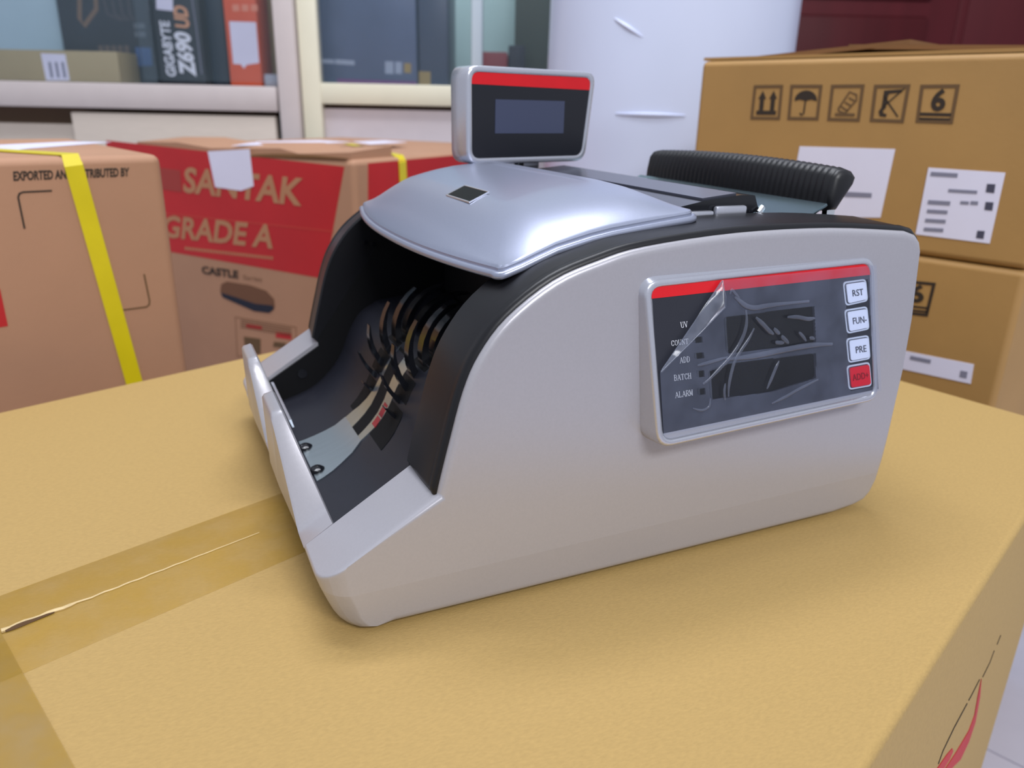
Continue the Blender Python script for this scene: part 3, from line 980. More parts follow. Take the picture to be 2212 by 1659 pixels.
tube(bm, [L_(1552, 606, .0026), L_(1556, 640, .0036), L_(1555, 662, .0036), L_(1480, 738, .0036), L_(1421, 800, .0024)], .0002, 5)
link('fold_edge', bm, M_BUB, panel)
def channel(pix, w, k=5):
    P = catmull([L_(*p, .0019) for p in pix], k)
    P = [V(p) for p in P]
    r = [w * min(1, .35 + .9 * math.sin(math.pi * min(.93, max(.07, i / (len(P) - 1))))) for i in range(len(P))]
    bm = bmesh.new(); layers = []
    for i, p in enumerate(P):
        d = (P[min(i + 1, len(P) - 1)] - P[max(i - 1, 0)]).normalized(); s = d.cross(pn).normalized()
        layers.append([p + s * r[i] * math.cos(a) + pn * (.0001 + r[i] * .55 * math.sin(a)) for a in [math.pi * q / 6 for q in range(7)]])
    loft(bm, layers, False, False, closed=False)
    link('film_crease', bm, M_BUB, panel, ang=180)
channel([(1604, 668), (1606, 690), (1602, 715), (1590, 742), (1572, 768), (1550, 792), (1528, 815), (1512, 828)], .0010)
channel([(1622, 708), (1612, 728), (1596, 752), (1582, 775), (1574, 800), (1568, 830), (1567, 855)], .0009)
channel([(1560, 826), (1558, 845), (1560, 862)], .0007)
channel([(1625, 684), (1640, 698), (1655, 714), (1664, 720)], .0011)
channel([(1693, 684), (1715, 684), (1738, 688), (1752, 686)], .0010)
channel([(1676, 778), (1668, 795), (1660, 815), (1650, 838)], .0009)
channel([(1560, 775), (1620, 768), (1680, 756), (1740, 745), (1790, 742)], .0014)
channel([(1664, 708), (1672, 716), (1677, 720)], .0010)
channel([(1680, 724), (1688, 732), (1696, 740)], .0011)
channel([(1667, 738), (1676, 739), (1686, 739)], .0010)
channel([(1718, 716), (1726, 724), (1734, 735)], .0008)
channel([(1741, 730), (1746, 729), (1752, 731)], .0009)
channel([(1490, 880), (1510, 884), (1525, 876), (1528, 858)], .0006)
channel([(1580, 640), (1592, 650), (1605, 660), (1625, 664), (1660, 658), (1740, 650)], .0012)
channel([(1500, 788), (1530, 780), (1565, 770)], .0008)
channel([(1570, 635), (1574, 625), (1582, 634), (1590, 642)], .0007)
channel([(1660, 870), (1690, 855), (1720, 838), (1760, 818)], .0008)

# ------------------------------------------------------------------ carton at the left
def rotv(a): return V((math.cos(math.radians(a)), math.sin(math.radians(a)), 0))

p = V(at_z(407, 792, 0)); p = V(CAM) + (p - V(CAM)) * 1.13
c1x = rotv(16); c1y = rotv(106)
c1r = V((p.x, p.y, FLOOR_Z))
f1 = Face(c1r, -c1y)
ztop = f1(330, 334).z
Wd, Dp = 0.46, 0.30
L1 = thing('strapped_carton', 'brown carton with yellow strap and black distributor lettering, at the far left', 'box', tuple(c1r - c1x * Wd / 2 + c1y * Dp / 2))
bm = bmesh.new(); add_box(bm, c1r - c1x * Wd + EZ * .0005, c1x * Wd, c1y * Dp, EZ * (ztop - FLOOR_Z - .0005), .007, 3)
link('carton_body', bm, M_CARD3, L1, wn=True)
link('printed_words', f1.text('EXPORTED AND DISTRIBUTED BY', (29, 391), (279, 381), (28, 370), .035), M_BINK, L1)
bm = bmesh.new(); f1.line(bm, [(112, 412), (50, 415), (42, 418), (39, 426), (53, 494)], .0013)
link('corner_mark', bm, M_BINK, L1)
bm = bmesh.new(); f1.line(bm, [(311, 592), (323, 650), (322, 658), (316, 663), (262, 670)], .0013)
link('corner_mark', bm, M_BRINK, L1)
bm = bmesh.new(); f1.poly(bm, [(-30, 612), (0, 624), (17, 704), (-30, 712)])
link('printed_mark', bm, M_CRED, L1)
# strap over the top and down the front
def strap(face, a_pix, b_pix, width, depth_dir, depth, ztop, root, name='strap'):
    A, B_ = face(*a_pix), face(*b_pix)
    d = (A - B_).normalized(); s = d.cross(face.n).normalized() * (width / 2)
    A2 = B_ + d * ((ztop - B_.z) / d.z)
    n = face.n * .0008
    bm = bmesh.new()
    fr = [B_ + n, A2 - EZ * .007 + n, A2 + EZ * .0008 + face.n * -.005, A2 + EZ * .0010 + depth_dir * depth]
    st = depth_dir.cross(EZ).normalized() * (width / 2); st = st if st.dot(s) > 0 else -st
    sv = [s, s, (s + st) / 2, st]
    L0, L1_ = [q - w_ for q, w_ in zip(fr, sv)], [q + w_ for q, w_ in zip(fr, sv)]
    th = [face.n * .0008, face.n * .0008, EZ * .0008, EZ * .0008]
    rows = [[L0[i], L1_[i], L1_[i] + th[i], L0[i] + th[i]] for i in range(4)]
    loft(bm, rows)
    return link(name, bm, M_STRAP, root, ang=20)
strap(f1, (157, 345), (310, 900), .0135, (c1y * .9 - c1x * .43).normalized(), .28, ztop, L1)
bm = bmesh.new()
ft = Face((c1r.x, c1r.y, ztop), EZ)
ft.poly(bm, [(-40, 328), (0, 329), (62, 322), (240, 308), (150, 307), (0, 314), (-40, 318)], .0004, .0002)
link('top_label', bm, M_PAPER, L1)

# ------------------------------------------------------------------ red printed carton, turned
p = V(at_d(764, 346, 0.99))
c2c = V((p.x, p.y, FLOOR_Z)); zt2 = p.z
c2x = rotv(-53); c2y = rotv(37)
f2 = Face(c2c, -c2y)                  # red front
f2s = Face(c2c, c2x)                  # right side
W2, D2 = 0.44, 0.50
L2 = thing('red_printed_carton', 'carton with large red printed band and hand hole, behind the counter on the left', 'box', tuple(c2c - c2x * W2 / 2 + c2y * D2 / 2))
bm = bmesh.new(); add_box(bm, c2c - c2x * W2 + EZ * .0005, c2x * W2, c2y * D2, EZ * (zt2 - FLOOR_Z - .0005), .008, 3)
link('carton_body', bm, M_CARD3, L2, wn=True)
bm = bmesh.new(); f2.poly(bm, [(230, 303), (744, 360), (700, 602), (230, 520)], .0003)
link('red_band', bm, M_CRED, L2)
bm = bmesh.new(); f2s.poly(bm, [(795, 353), (1130, 322), (1130, 402), (795, 480)], .0003)
link('red_band', bm, M_CRED, L2)
link('printed_words', f2.text('SANTAK', (396, 416), (652, 446), (400, 360), .03, .0008), M_CTAN, L2)
bm = bmesh.new(); f2.poly(bm, [(346, 362), (390, 368), (394, 415), (352, 409)], .0003, .0004)
link('logo_square', bm, mat('faded_red', (158, 52, 44), rough=0.6), L2)
link('printed_words', f2.text('GRADE A', (352, 512), (590, 538), (356, 464), .03, .0008), M_CTAN, L2)
link('printed_words', f2.text('CASTLE', (437, 591), (516, 602), (436, 574), .04, .0008), M_BINK, L2)
link('printed_words', f2.text('Series', (526, 603), (566, 608), (526, 594), .0, .0008), M_BRINK2, L2)
bm = bmesh.new(); f2.line(bm, [(340, 459), (720, 500)], .0015, .0006)
link('seam_line', bm, mat('seam_red', (190, 60, 46), rough=0.6), L2)
bm = bmesh.new()
for k in range(30):
    u = 400 + k * 6.4
    f2.poly(bm, [(u, 533 + k * .72), (u + 4.2, 533.5 + k * .72), (u + 4.2, 540 + k * .72), (u, 539.4 + k * .72)], .0002, .0004)
o = link('small_print', bm, M_CTAN, L2); o['kind'] = 'stuff'
# oval hand hole
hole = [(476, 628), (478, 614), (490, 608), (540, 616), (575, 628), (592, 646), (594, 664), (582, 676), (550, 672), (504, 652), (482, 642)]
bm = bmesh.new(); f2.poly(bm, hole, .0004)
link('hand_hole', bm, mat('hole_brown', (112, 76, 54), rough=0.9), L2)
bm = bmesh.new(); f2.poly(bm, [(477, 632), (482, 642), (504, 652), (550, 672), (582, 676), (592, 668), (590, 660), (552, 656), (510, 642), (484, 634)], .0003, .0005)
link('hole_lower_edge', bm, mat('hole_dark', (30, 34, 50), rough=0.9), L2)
bm = bmesh.new(); f2.frame(bm, [(508, 684), (640, 706), (640, 770), (512, 770)], .001)
for k in range(4): f2.poly(bm, [(520, 690 + k * 5), (630, 709 + k * 5), (630, 711.5 + k * 5), (520, 692.5 + k * 5)])
link('small_print_box', bm, M_BRINK2, L2)
bm = bmesh.new(); f2.poly(bm, [(527, 727), (563, 732), (563, 765), (530, 762)])
link('printed_mark', bm, M_BRINK, L2)
bm = bmesh.new(); f2.poly(bm, [(592, 738), (618, 741), (616, 752), (590, 749)])
link('printed_mark', bm, M_BRINK, L2)
bm = bmesh.new(); f2.poly(bm, [(532, 700), (566, 705), (566, 712), (532, 707)])
link('printed_mark', bm, M_CRED, L2)
bm = bmesh.new(); f2.poly(bm, [(596, 717), (630, 722), (630, 734), (596, 729)])
link('printed_mark', bm, M_CRED, L2)
# white paper sticker folded over the top edge
bm = bmesh.new(); f2.poly(bm, [(450, 327), (540, 322), (549, 402), (522, 412), (466, 404)], .0006, .0006)
link('paper_sticker', bm, M_PAPER, L2, label='blank white paper sticker over the lettering')
# torn cardboard edge along the top front
bm = bmesh.new()
def f2t(u, v): return f2(u, v)
hi = [(292, 316), (380, 317), (450, 320), (520, 322), (600, 322), (640, 326), (700, 333), (752, 344)]
rows = []
for i, (u, v) in enumerate(hi):
    b = f2(u, v); b = V((b.x, b.y, zt2 - .004)); t_ = f2(u, v)
    up = .006 + .003 * math.sin(i * 2.1)
    rows.append([b + c2y * .004, b + c2y * .004 + EZ * (up + .004), b + c2y * .09 + EZ * (up + .009), b + c2y * .09 + EZ * .004])
loft(bm, rows)
link('top_flap', bm, M_CARD3, L2, ang=20)
bm = bmesh.new()
rows = []
for i in range(9):
    q = c2c - c2x * (.012 + .20 * i / 8); q = V((q.x, q.y, zt2 + .001 - .0008 * i))
    h_ = .0045 * math.sin(math.pi * (i + .4) / 8.8)
    rows.append([q - c2y * .0006, q - c2y * .0006 + EZ * h_, q + c2y * .0035 + EZ * h_, q + c2y * .0035])
loft(bm, rows)
link('flap_gap', bm, M_CARDIN, L2)
# strap on the right side and over the top
A2 = f2s(868, 360)
strap(f2s, (868, 352), (872, 430), .016, (-c2x * .8 + c2y * .6).normalized(), .30, zt2, L2)
bm = bmesh.new(); ft2 = Face((c2c.x, c2c.y, zt2 + .004), EZ)
ft2.poly(bm, [(500, 322), (560, 312), (690, 309), (760, 313), (640, 318)], .0004, .004)
ft2.poly(bm, [(760, 312), (830, 309), (880, 313), (800, 318)], .0004, .004)
link('top_label', bm, M_PAPER, L2)

# ------------------------------------------------------------------ stacked cartons at the right
q0 = V(at_z(2158, 838, 0)); q0 = V(CAM) + (q0 - V(CAM)) * 1.075
c3x = rotv(-71.5); c3y = rotv(18.5)
c3r = V((q0.x, q0.y, FLOOR_Z))
f3 = Face(c3r, -c3y)
def zr(u, v): return f3(u, v).z
zA = zr(2206, 585); zB = zr(2212, 113); zt3 = (zB + zr(1515, 131)) / 2
lft = f3(1506, 230)
W3 = (lft - c3r).to_2d().length
D3 = 0.36
def tower_box(z0, z1, label):
    t = thing('shipping_carton', label, 'box', tuple(c3r - c3x * W3 / 2 + c3y * D3 / 2 + EZ * (z0 - FLOOR_Z)))
    bm = bmesh.new(); add_box(bm, c3r - c3x * W3 + EZ * (z0 - FLOOR_Z), c3x * W3, c3y * D3, EZ * (z1 - z0), .006, 3)
    link('carton_body', bm, M_CARD2, t, wn=True)
    return t
zA = f3(2195, 583).z
T1 = tower_box(zA + .0005, zt3, 'upper yellow-brown carton of the stack, with five handling symbols and two labels')
T2 = tower_box(FLOOR_Z + .0005, zA, 'lower yellow-brown carton of the stack, with one label, behind the counter')
# open flaps of the upper carton
tl = c3r - c3x * W3; tl = V((tl.x, tl.y, zt3)); trr = V((c3r.x, c3r.y, zt3))
bm = bmesh.new()
def plate(bm, a, b, c, d, th=.004):
    n = (b - a).cross(c - a).normalized(); slab(bm, [a, b, c, d], n, th)
plate(bm, tl + c3y * .01, tl + c3y * (D3 - .01), tl + c3x * .20 + c3y * (D3 - .01) + EZ * .014, tl + c3x * .20 + c3y * .02 + EZ * .014)
link('box_flap', bm, M_CARDIN, T1)
bm = bmesh.new()
plate(bm, trr + c3y * .01, trr + c3y * (D3 - .01), trr - c3x * .19 + c3y * (D3 - .01) + EZ * .008, trr - c3x * .19 + c3y * .02 + EZ * .008)
link('box_flap', bm, M_CARDIN, T1)
bm = bmesh.new()
plate(bm, tl + c3y * .004 + EZ * .0003, trr + c3y * .004 + EZ * .0003, trr + c3y * .15 + EZ * .006, tl + c3y * .15 + EZ * .006, .003)
link('box_flap', bm, M_CARD2, T1)
# five handling symbols
sy = [((1629, 184), (1692, 183), (1685, 259), (1621, 258)), ((1708, 183), (1777, 183), (1768, 260), (1701, 259)), ((1796, 183), (1868, 182), (1857, 263), (1787, 261)), ((1889, 183), (1967, 182), (1952, 266), (1879, 263)), ((1989, 183), (2074, 182), (2058, 268), (1978, 265))]
def sp_(q, x, y):
    a, b, c, d = q
    ux = a[0] + (b[0] - a[0]) * x; uy = a[1] + (b[1] - a[1]) * x
    lx = d[0] + (c[0] - d[0]) * x; ly = d[1] + (c[1] - d[1]) * x
    return (ux + (lx - ux) * y, uy + (ly - uy) * y)
def sym(name, q, draw, m=M_BRINK):
    bm = bmesh.new(); f3.frame(bm, q, .0028)
    link('symbol_frame', bm, m, T1)
    bm = bmesh.new(); draw(bm, lambda pts: f3.poly(bm, [sp_(q, *p) for p in pts]), lambda pts, w: f3.line(bm, [sp_(q, *p) for p in pts], w))
    link(name, bm, M_BRINK if name == 'roll_symbol' else M_BINK, T1)
def d_up(bm, P, L):
    for x in (.33, .70):
        P([(x - .07, .74), (x - .07, .40), (x - .13, .40), (x, .17), (x + .13, .40), (x + .07, .40), (x + .07, .74)])
    P([(.18, .74), (.84, .74), (.84, .86), (.18, .86)])
def d_umb(bm, P, L):
    P([(.18, .46)] + [(.52 - .36 * math.cos(math.pi * k / 10), .46 - .30 * math.sin(math.pi * k / 10)) for k in range(1, 10)] + [(.88, .46), (.70, .42), (.52, .46), (.34, .42)])
    L([(.52, .46), (.50, .82), (.44, .86), (.38, .80)], .0014)
def d_roll(bm, P, L):
    P([(.22, .78), (.82, .78), (.82, .86), (.22, .86)])
    L([(.30, .66), (.58, .20), (.80, .28), (.82, .42), (.52, .78), (.32, .72), (.30, .66)], .0016)
    for k in range(3): L([(.38 + .1 * k, .60 - .12 * k), (.60 + .08 * k, .72 - .14 * k)], .0014)
def d_hook(bm, P, L):
    P([(.30, .16), (.78, .13), (.80, .21), (.46, .24), (.42, .30), (.41, .62), (.34, .70), (.36, .76), (.46, .78), (.45, .86), (.27, .84), (.22, .72), (.29, .60)])
    L([(.86, .10), (.30, .62)], .0012); L([(.30, .30), (.80, .84)], .0012)
def d_six(bm, P, L):
    P([(.08, .73), (.92, .73), (.92, .81), (.08, .81)]); P([(.08, .86), (.92, .86), (.92, .93), (.08, .93)])
for nm, q, dr in (('arrow_symbol', sy[0], d_up), ('umbrella_symbol', sy[1], d_umb), ('roll_symbol', sy[2], d_roll), ('hook_symbol', sy[3], d_hook), ('stack_symbol', sy[4], d_six)):
    sym(nm, q, dr)
q = sy[4]
link('printed_number', f3.text('6', sp_(q, .34, .69), sp_(q, .72, .69), sp_(q, .34, .10), .035), M_BINK, T1)
# labels
bm = bmesh.new(); f3.poly(bm, [(1728, 316), (1934, 322), (1902, 470), (1700, 468)], .0005)
link('paper_label', bm, M_PAPER, T1, label='large white label half hidden by the handle')
bm = bmesh.new(); f3.poly(bm, [(1826, 414), (1884, 417), (1883, 427), (1824, 425)], .0002, .0006)
link('label_print', bm, M_GREYINK, T1)
bm = bmesh.new(); f3.poly(bm, [(2006, 362), (2172, 373), (2138, 526), (1978, 506)], .0005)
link('paper_label', bm, M_PAPER, T1, label='printed white label with small dark squares')
bm = bmesh.new()
M_DK = mat('label_dark_ink', (70, 70, 88), rough=0.6)
for (u, v, w, h) in ((2012, 371, 58, 9), (2050, 408, 62, 7), (2006, 432, 48, 9), (2004, 452, 44, 8), (2000, 472, 44, 8), (1997, 491, 42, 8), (2076, 434, 18, 7), (2098, 434, 16, 8)):
    f3.poly(bm, [(u, v), (u + w, v + w * .06), (u + w - h * .2, v + w * .06 + h), (u - h * .2, v + h)], .0002, .0006)
link('label_print', bm, M_GREYINK, T1)
bm = bmesh.new()
for (u, v, w) in ((2133, 397, 18), (2130, 436, 17), (2112, 498, 16)):
    f3.poly(bm, [(u, v), (u + w, v + 1), (u + w - 3, v + w + 2), (u - 3, v + w)], .0002, .0006)
link('label_square', bm, M_DK, T1)
bm = bmesh.new(); f3.poly(bm, [(1950, 757), (2104, 787), (2097, 829), (1940, 795)], .0005)
link('paper_label', bm, M_PAPER, T2)
bm = bmesh.new(); f3.poly(bm, [(1968, 768), (2012, 777), (2010, 785), (1966, 776)], .0002, .0006)
link('label_print', bm, M_GREYINK, T2)
bm = bmesh.new(); f3.poly(bm, [(2076, 800), (2091, 803), (2088, 817), (2073, 814)], .0002, .0006)
link('label_print', bm, M_GREYINK, T2)
bm = bmesh.new(); f3.frame(bm, [(1950, 604), (2022, 611), (2004, 684), (1936, 676)], .0026)
f3.poly(bm, [(1940, 656), (2008, 664), (2007, 668), (1939, 660)]); f3.poly(bm, [(1939, 664), (2006, 672), (2005, 676), (1938, 668)])
link('stack_symbol', bm, M_BINK, T2)
link('printed_number', f3.text('6', (1962, 652), (1994, 656), (1968, 612), .035), M_BINK, T2)

# ------------------------------------------------------------------ white foam roll
D = 1.32
pl, pr = at_d(1183, 120, D), at_d(1722, 60, D)
cxy = (pl + pr) / 2; rad = (pr - pl).length / 2 * .985
cxy = cxy + EF * .02
m_foam = mat('white_foam_wrap', (206, 214, 238), rough=0.28, var=0.04, scale=5, bump=0.35, bscale=14, stretch=(1, 1, .5))
bm = bmesh.new()
lay = []
for k in range(41):
    z = FLOOR_Z + .0005 + 1.25 * k / 40
    ring_ = []
    for i in range(72):
        a = 2 * math.pi * i / 72
        r_ = rad * (1 + .004 * math.sin(3 * a + k * .3) + .003 * math.sin(7 * a - k * .5) - .010 * math.exp(-((z - .13) / .012) ** 2) + .004 * math.exp(-((z - .16) / .02) ** 2))
        ring_.append((cxy.x + r_ * math.cos(a), cxy.y + r_ * math.sin(a), z))
    lay.append(ring_)
bm2 = bm; loft(bm2, lay)
rl_root = thing('foam_roll', 'tall white foam roll wrapped in clear plastic, standing behind the stacked cartons', 'roll', (cxy.x, cxy.y, FLOOR_Z))
link('foam_body', bm2, m_foam, rl_root, ang=60)
bm = bmesh.new()
for (u0, v0, u1, v1) in ((1328, 40, 1388, 80), (1330, 246, 1480, 250)):
    pts = []
    for k in range(9):
        t = k / 8; d = ray(u0 + (u1 - u0) * t, v0 + (v1 - v0) * t)
        ox, oy = CAM[0] - cxy.x, CAM[1] - cxy.y; R_ = rad * 1.004
        a_ = d[0] ** 2 + d[1] ** 2; b_ = ox * d[0] + oy * d[1]; c_ = ox * ox + oy * oy - R_ * R_
        tt = (-b_ - math.sqrt(max(0, b_ * b_ - a_ * c_))) / a_
        pts.append(V(CAM + d * tt))
    bm = bmesh.new(); tube(bm, pts, [.0008 + .0022 * math.sin(math.pi * k / 8) for k in range(9)], 6)
    link('plastic_crease', bm, mat('plastic_wrap', (204, 212, 238), rough=0.3), rl_root)

# ------------------------------------------------------------------ cabinets along the back
m_lam = mat('beige_laminate', (196, 184, 172), rough=0.45, var=0.03, scale=30, stretch=(1, 1, 8))
m_rail = mat('greyish_laminate', (190, 180, 178), rough=0.45, var=0.02, scale=30)
m_cream = mat('cream_frame', (214, 210, 188), rough=0.4, var=0.02, scale=20)
m_inside = mat('cabinet_inside', (186, 208, 214), rough=0.6, var=0.03, scale=6)
m_inside2 = mat('cabinet_inside_green', (176, 204, 200), rough=0.6, var=0.03, scale=6)
M_PANE = clear_mat('cabinet_glass', (150, 180, 190), 0.04, 0.02, 0.6)
D1 = 1.62
def pxbox(bm, u0, u1, vt, vb, D, depth, bev=0.002, vref=None, Dx=None):
    """box whose front face stands at distance D and spans the given photo area"""
    vm = (vt + vb) / 2 if vref is None else vref
    a, b = at_d(u0, vm, Dx or D), at_d(u1, vm, Dx or D)
    if Dx: a += EF * (D - Dx); b += EF * (D - Dx)
    zt, zb = at_d((u0 + u1) / 2, vt, D).z, at_d((u0 + u1) / 2, vb, D).z
    zb = max(zb, FLOOR_Z + .0005)
    add_box(bm, V((a.x, a.y, zb)), V((b.x - a.x, b.y - a.y, 0)), EF * depth, EZ * (zt - zb), bev, 2)

cab = thing('glass_cabinet', 'beige laminate cabinet with glazed shelf above doors, along the back at left', 'cabinet', tuple(V((at_d(250, 200, D1 + .2).x, at_d(250, 200, D1 + .2).y, FLOOR_Z))))
DEP = .42
bm = bmesh.new(); pxbox(bm, -420, 597, 176, 231, D1, DEP, .003)
link('shelf_board', bm, m_rail, cab)
bm = bmesh.new(); pxbox(bm, 597, 641, -620, 1500, D1 - .004, DEP, .003, vref=150)
link('side_post', bm, m_rail, cab)
bm = bmesh.new(); pxbox(bm, -464, -420, -620, 1500, D1 - .004, DEP, .003, vref=150)
link('side_post', bm, m_rail, cab)
bm = bmesh.new(); pxbox(bm, -420, 597, -620, 1400, D1 + DEP - .02, .018, 0, vref=150)
link('back_panel', bm, m_inside, cab)
bm = bmesh.new(); pxbox(bm, -420, 597, -620, -590, D1, DEP, .003, vref=150)
link('top_board', bm, m_rail, cab)
bm = bmesh.new(); pxbox(bm, -420, 168, 262, 1400, D1 + .035, .02, .002, vref=290)
link('sliding_door', bm, m_lam, cab)
bm = bmesh.new(); pxbox(bm, 160, 597, 247, 1400, D1 + .008, .02, .002, vref=290)
link('sliding_door', bm, m_lam, cab)
bm = bmesh.new(); pxbox(bm, -420, 597, 231, 280, D1 + .06, .02, 0, vref=238)
link('track_recess', bm, mat('track_brown', (104, 84, 66), rough=0.8), cab)
bm = bmesh.new(); pxbox(bm, -420, 330, -588, 176, D1 + .022, .005, 0, vref=100)
link('glass_pane', bm, M_PANE, cab)
bm = bmesh.new(); pxbox(bm, 300, 597, -588, 176, D1 + .034, .005, 0, vref=100)
link('glass_pane', bm, M_PANE, cab)

D2_ = 1.70
cab2 = thing('display_cabinet', 'cream framed glass door cabinet left of the white foam roll', 'cabinet', tuple(V((at_d(900, 200, D2_ + .2).x, at_d(900, 200, D2_ + .2).y, FLOOR_Z))))
bm = bmesh.new(); pxbox(bm, 648, 690, -620, 1500, D2_ - .07, .03, .003, vref=150)
link('door_stile', bm, m_cream, cab2)
bm = bmesh.new(); pxbox(bm, 690, 1200, 184, 230, D2_ - .068, .026, .003, vref=205)
link('door_rail', bm, m_cream, cab2)
bm = bmesh.new(); pxbox(bm, 1018, 1042, -620, 190, D2_ - .07, .03, .003, vref=70)
link('door_stile', bm, mat('pale_blue_frame', (192, 206, 216), rough=0.35), cab2)
bm = bmesh.new(); pxbox(bm, 690, 1018, -620, 184, D2_ - .058, .004, 0, vref=90)
link('glass_pane', bm, M_PANE, cab2)
bm = bmesh.new(); pxbox(bm, 1042, 1200, -620, 184, D2_ - .058, .004, 0, vref=90)
link('glass_pane', bm, M_PANE, cab2)
bm = bmesh.new(); pxbox(bm, 656, 1330, 190, 230, D2_ - .036, .42, .002, vref=205, Dx=D2_ - .07)
link('shelf_board', bm, m_rail, cab2)
bm = bmesh.new(); pxbox(bm, 656, 1330, -620, 1400, D2_ + .36, .018, 0, vref=150, Dx=D2_ - .07)
link('back_panel', bm, m_inside2, cab2)
bm = bmesh.new(); pxbox(bm, 690, 1330, 240, 1400, D2_ - .05, .02, .002, vref=280)
link('lower_door', bm, mat('pinkish_laminate', (198, 188, 192), rough=0.45, var=0.02, scale=30), cab2)
bm = bmesh.new(); pxbox(bm, 690, 1330, 231, 241, D2_ - .03, .02, 0, vref=236)
link('track_recess', bm, MATS['track_brown'], cab2)

# ------------------------------------------------------------------ things on the cabinet shelves
SHELF1 = at_d((-420 + 597) / 2, 176, D1).z
SHELF2 = at_d((650 + 1330) / 2, 190, D2_ - .036).z
def shelf_box(name, label, cat, u0, u1, vt, D, depth, m, vb=177, group=None, vref=None, lean=0.0):
    zs = SHELF1 if vb == 177 else SHELF2
    a, b = at_d(u0, vref or 120, D), at_d(u1, vref or 120, D)
    zt = at_d((u0 + u1) / 2, vt, D).z
    o_ = V((a.x, a.y, zs + .001)); w_ = V((b.x - a.x, b.y - a.y, 0))
    t = thing(name, label, cat, tuple(o_ + w_ / 2 + EF * depth / 2), group)
    bm = bmesh.new(); add_box(bm, o_, w_, EF * depth, EZ * (zt - zs - .001), .003)
    link('box_body', bm, m, t)
    return t, Face(o_, EF)

m_bk = mat('dark_box_print', (44, 50, 60), rough=0.4, var=0.1, scale=14)
tb, ff = shelf_box('flat_box', 'flat olive brown box with a white sticker, at the left end of the shelf', 'box', -60, 253, 108, D1 + .055, .09, mat('olive_box', (170, 154, 116), rough=0.6, var=0.04, scale=10))
bm = bmesh.new(); ff.poly(bm, [(88, 115), (141, 117), (151, 174), (100, 174)])
link('paper_sticker', bm, M_PAPER, tb)
bm = bmesh.new()
for k in range(3):
    ff.poly(bm, [(104 + 14 * k, 134), (110 + 14 * k, 134), (116 + 14 * k, 168), (110 + 14 * k, 168)], .0002, .0005)
link('sticker_print', bm, M_GREYINK, tb)
tb, ff = shelf_box('grey_blue_box', 'pale blue grey box standing behind the flat olive box', 'box', -120, 140, -160, D1 + .22, .12, mat('pale_blue_box', (178, 204, 216), rough=0.55, var=0.03, scale=6))
tb, ff = shelf_box('motherboard_box', 'black hardware box with brown emblem, between the pale blue box and the spine box', 'box', 140, 338, -180, D1 + .16, .06, m_bk)
m_gold = mat('bronze_print', (118, 96, 80), rough=0.5)
bm = bmesh.new(); ff.line(bm, [(172, -20), (172, 40), (182, 56), (208, 20), (206, -20)], .009); 
link('printed_emblem', bm, m_gold, tb)
bm = bmesh.new()
for k in range(4): ff.line(bm, [(222 + 18 * k, -10), (232 + 16 * k, 30), (262 + 9 * k, 44)], .003)
link('printed_lines', bm, mat('faint_print', (82, 78, 82), rough=0.5), tb)
bm = bmesh.new(); ff.poly(bm, [(292, 102), (326, 103), (330, 142), (297, 143)])
link('blue_square', bm, mat('blue_print', (62, 92, 140), rough=0.5), tb)
bm = bmesh.new()
for k in range(5): ff.poly(bm, [(212 + 14 * k, 98), (222 + 14 * k, 98), (228 + 14 * k, 140), (218 + 14 * k, 140)])
link('printed_words', bm, mat('faint_gold', (96, 84, 78), rough=0.5), tb)
bm = bmesh.new()
for k in range(2): ff.poly(bm, [(288 + 2 * k, 50 + 18 * k), (312 + 2 * k, 50 + 18 * k), (314 + 2 * k, 62 + 18 * k), (290 + 2 * k, 62 + 18 * k)])
link('printed_marks', bm, mat('faint_grey', (96, 104, 112), rough=0.5), tb)
tb, ff = shelf_box('motherboard_box', 'black spine box with upright white and orange lettering on the glazed shelf', 'box', 340, 440, -170, D1 + .075, .04, mat('black_spine', (38, 44, 52), rough=0.4, var=0.06, scale=14))
link('printed_words', ff.text('GIGABYTE', (382, 166), (366, 46), (360, 164), .03), M_WHITE, tb)
link('printed_words', ff.text('Z690', (426, 166), (412, 72), (388, 160), .045), M_WHITE, tb)
link('printed_words', ff.text('UD', (411, 62), (405, 14), (379, 58), .045), mat('orange_print', (206, 150, 112), rough=0.5), tb)
bm = bmesh.new(); ff.line(bm, [(436, 160), (424, 60), (412, -20)], .002)
link('printed_line', bm, M_GREYINK, tb)
bm = bmesh.new(); ff.poly(bm, [(335, -60), (372, -60), (374, 24), (338, 20)])
link('paper_sticker', bm, M_PAPER, tb)
tb, ff = shelf_box('dark_box', 'plain dark blue black box between the spine box and the orange box', 'box', 446, 490, -150, D1 + .12, .2, mat('navy_box', (40, 52, 66), rough=0.45, var=0.06, scale=12))
tb, ff = shelf_box('orange_box', 'narrow orange red box with a white sticker on its spine', 'box', 492, 562, -150, D1 + .07, .08, mat('orange_box_print', (216, 88, 50), rough=0.5, var=0.04, scale=12))
bm = bmesh.new(); ff.poly(bm, [(495, 46), (553, 48), (560, 136), (533, 140), (527, 148), (520, 139), (504, 138)])
link('paper_sticker', bm, M_PAPER, tb)
bm = bmesh.new()
for k in range(3): ff.poly(bm, [(502 + 20 * k, 10), (516 + 20 * k, 10), (517 + 20 * k, 24), (503 + 20 * k, 24)])
link('printed_words', bm, mat('pale_orange', (224, 140, 112), rough=0.5), tb)
tb, ff = shelf_box('olive_box', 'tall olive brown box at the right end of the glazed shelf', 'box', 566, 600, -150, D1 + .16, .15, MATS['olive_box'])
tb, ff = shelf_box('small_carton', 'small pale grey box in front of the tall olive box', 'box', 566, 604, 160, D1 + .05, .06, mat('pale_small_box', (160, 162, 172), rough=0.6))

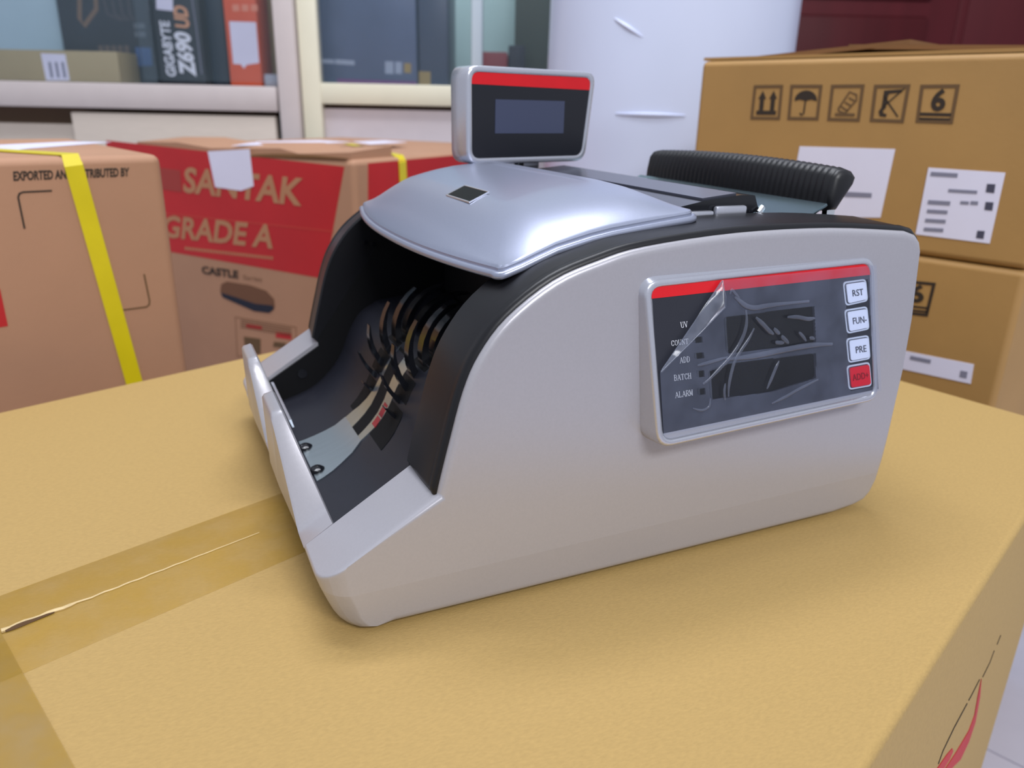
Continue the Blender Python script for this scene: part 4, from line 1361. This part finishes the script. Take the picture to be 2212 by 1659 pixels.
tb, ff = shelf_box('wrapped_box', 'large slate blue box in clear plastic wrap behind the cream glass door', 'box', 672, 900, -170, D2_ - .01, .25, mat('slate_box', (86, 98, 124), rough=0.3, var=0.12, scale=9, bump=0.4, bscale=12), vb=186)
bm = bmesh.new(); ff.poly(bm, [(728, 170), (900, 176), (900, 186), (728, 184)])
link('purple_band', bm, mat('purple_print', (112, 62, 116), rough=0.5), tb)
bm = bmesh.new(); ff.poly(bm, [(692, 127), (722, 129), (722, 138), (692, 136)]); ff.poly(bm, [(724, 128), (766, 131), (766, 141), (724, 138)])
link('printed_words', bm, mat('pale_print', (150, 160, 178), rough=0.5), tb)
bm = bmesh.new(); ff.poly(bm, [(832, 132), (850, 133), (850, 160), (832, 159)]); ff.poly(bm, [(854, 133), (868, 134), (868, 160), (854, 159)])
link('printed_marks', bm, MATS['pale_print'], tb)
bm = bmesh.new(); ff.poly(bm, [(873, 136), (888, 137), (888, 158), (873, 157)])
link('yellow_mark', bm, mat('ochre_print', (150, 128, 78), rough=0.5), tb)
tb, ff = shelf_box('dark_box', 'dark slate box with an ochre patch, right of the wrapped box', 'box', 904, 968, -120, D2_ + .0, .2, mat('dark_slate_box', (62, 72, 92), rough=0.4, var=0.06, scale=12), vb=188)
bm = bmesh.new(); ff.poly(bm, [(905, 154), (930, 155), (930, 184), (905, 184)])
link('ochre_patch', bm, MATS['ochre_print'], tb)
tb, ff = shelf_box('red_box', 'low red box behind the glass beside the raised display', 'box', 1034, 1096, 112, D2_ + .02, .16, mat('dull_red_box', (146, 56, 60), rough=0.5), vb=188, vref=130)
tb, ff = shelf_box('dark_box', 'low dark box right of the red box behind the glass', 'box', 1098, 1134, 98, D2_ + .03, .16, mat('dark_green_box', (56, 58, 66), rough=0.5), vb=188, vref=130)
tb, ff = shelf_box('dark_panel_box', 'tall dark olive box beside the white foam roll behind the glass', 'box', 1112, 1192, -120, D2_ + .20, .12, mat('dark_olive_box', (78, 86, 76), rough=0.6), vb=188, vref=60)
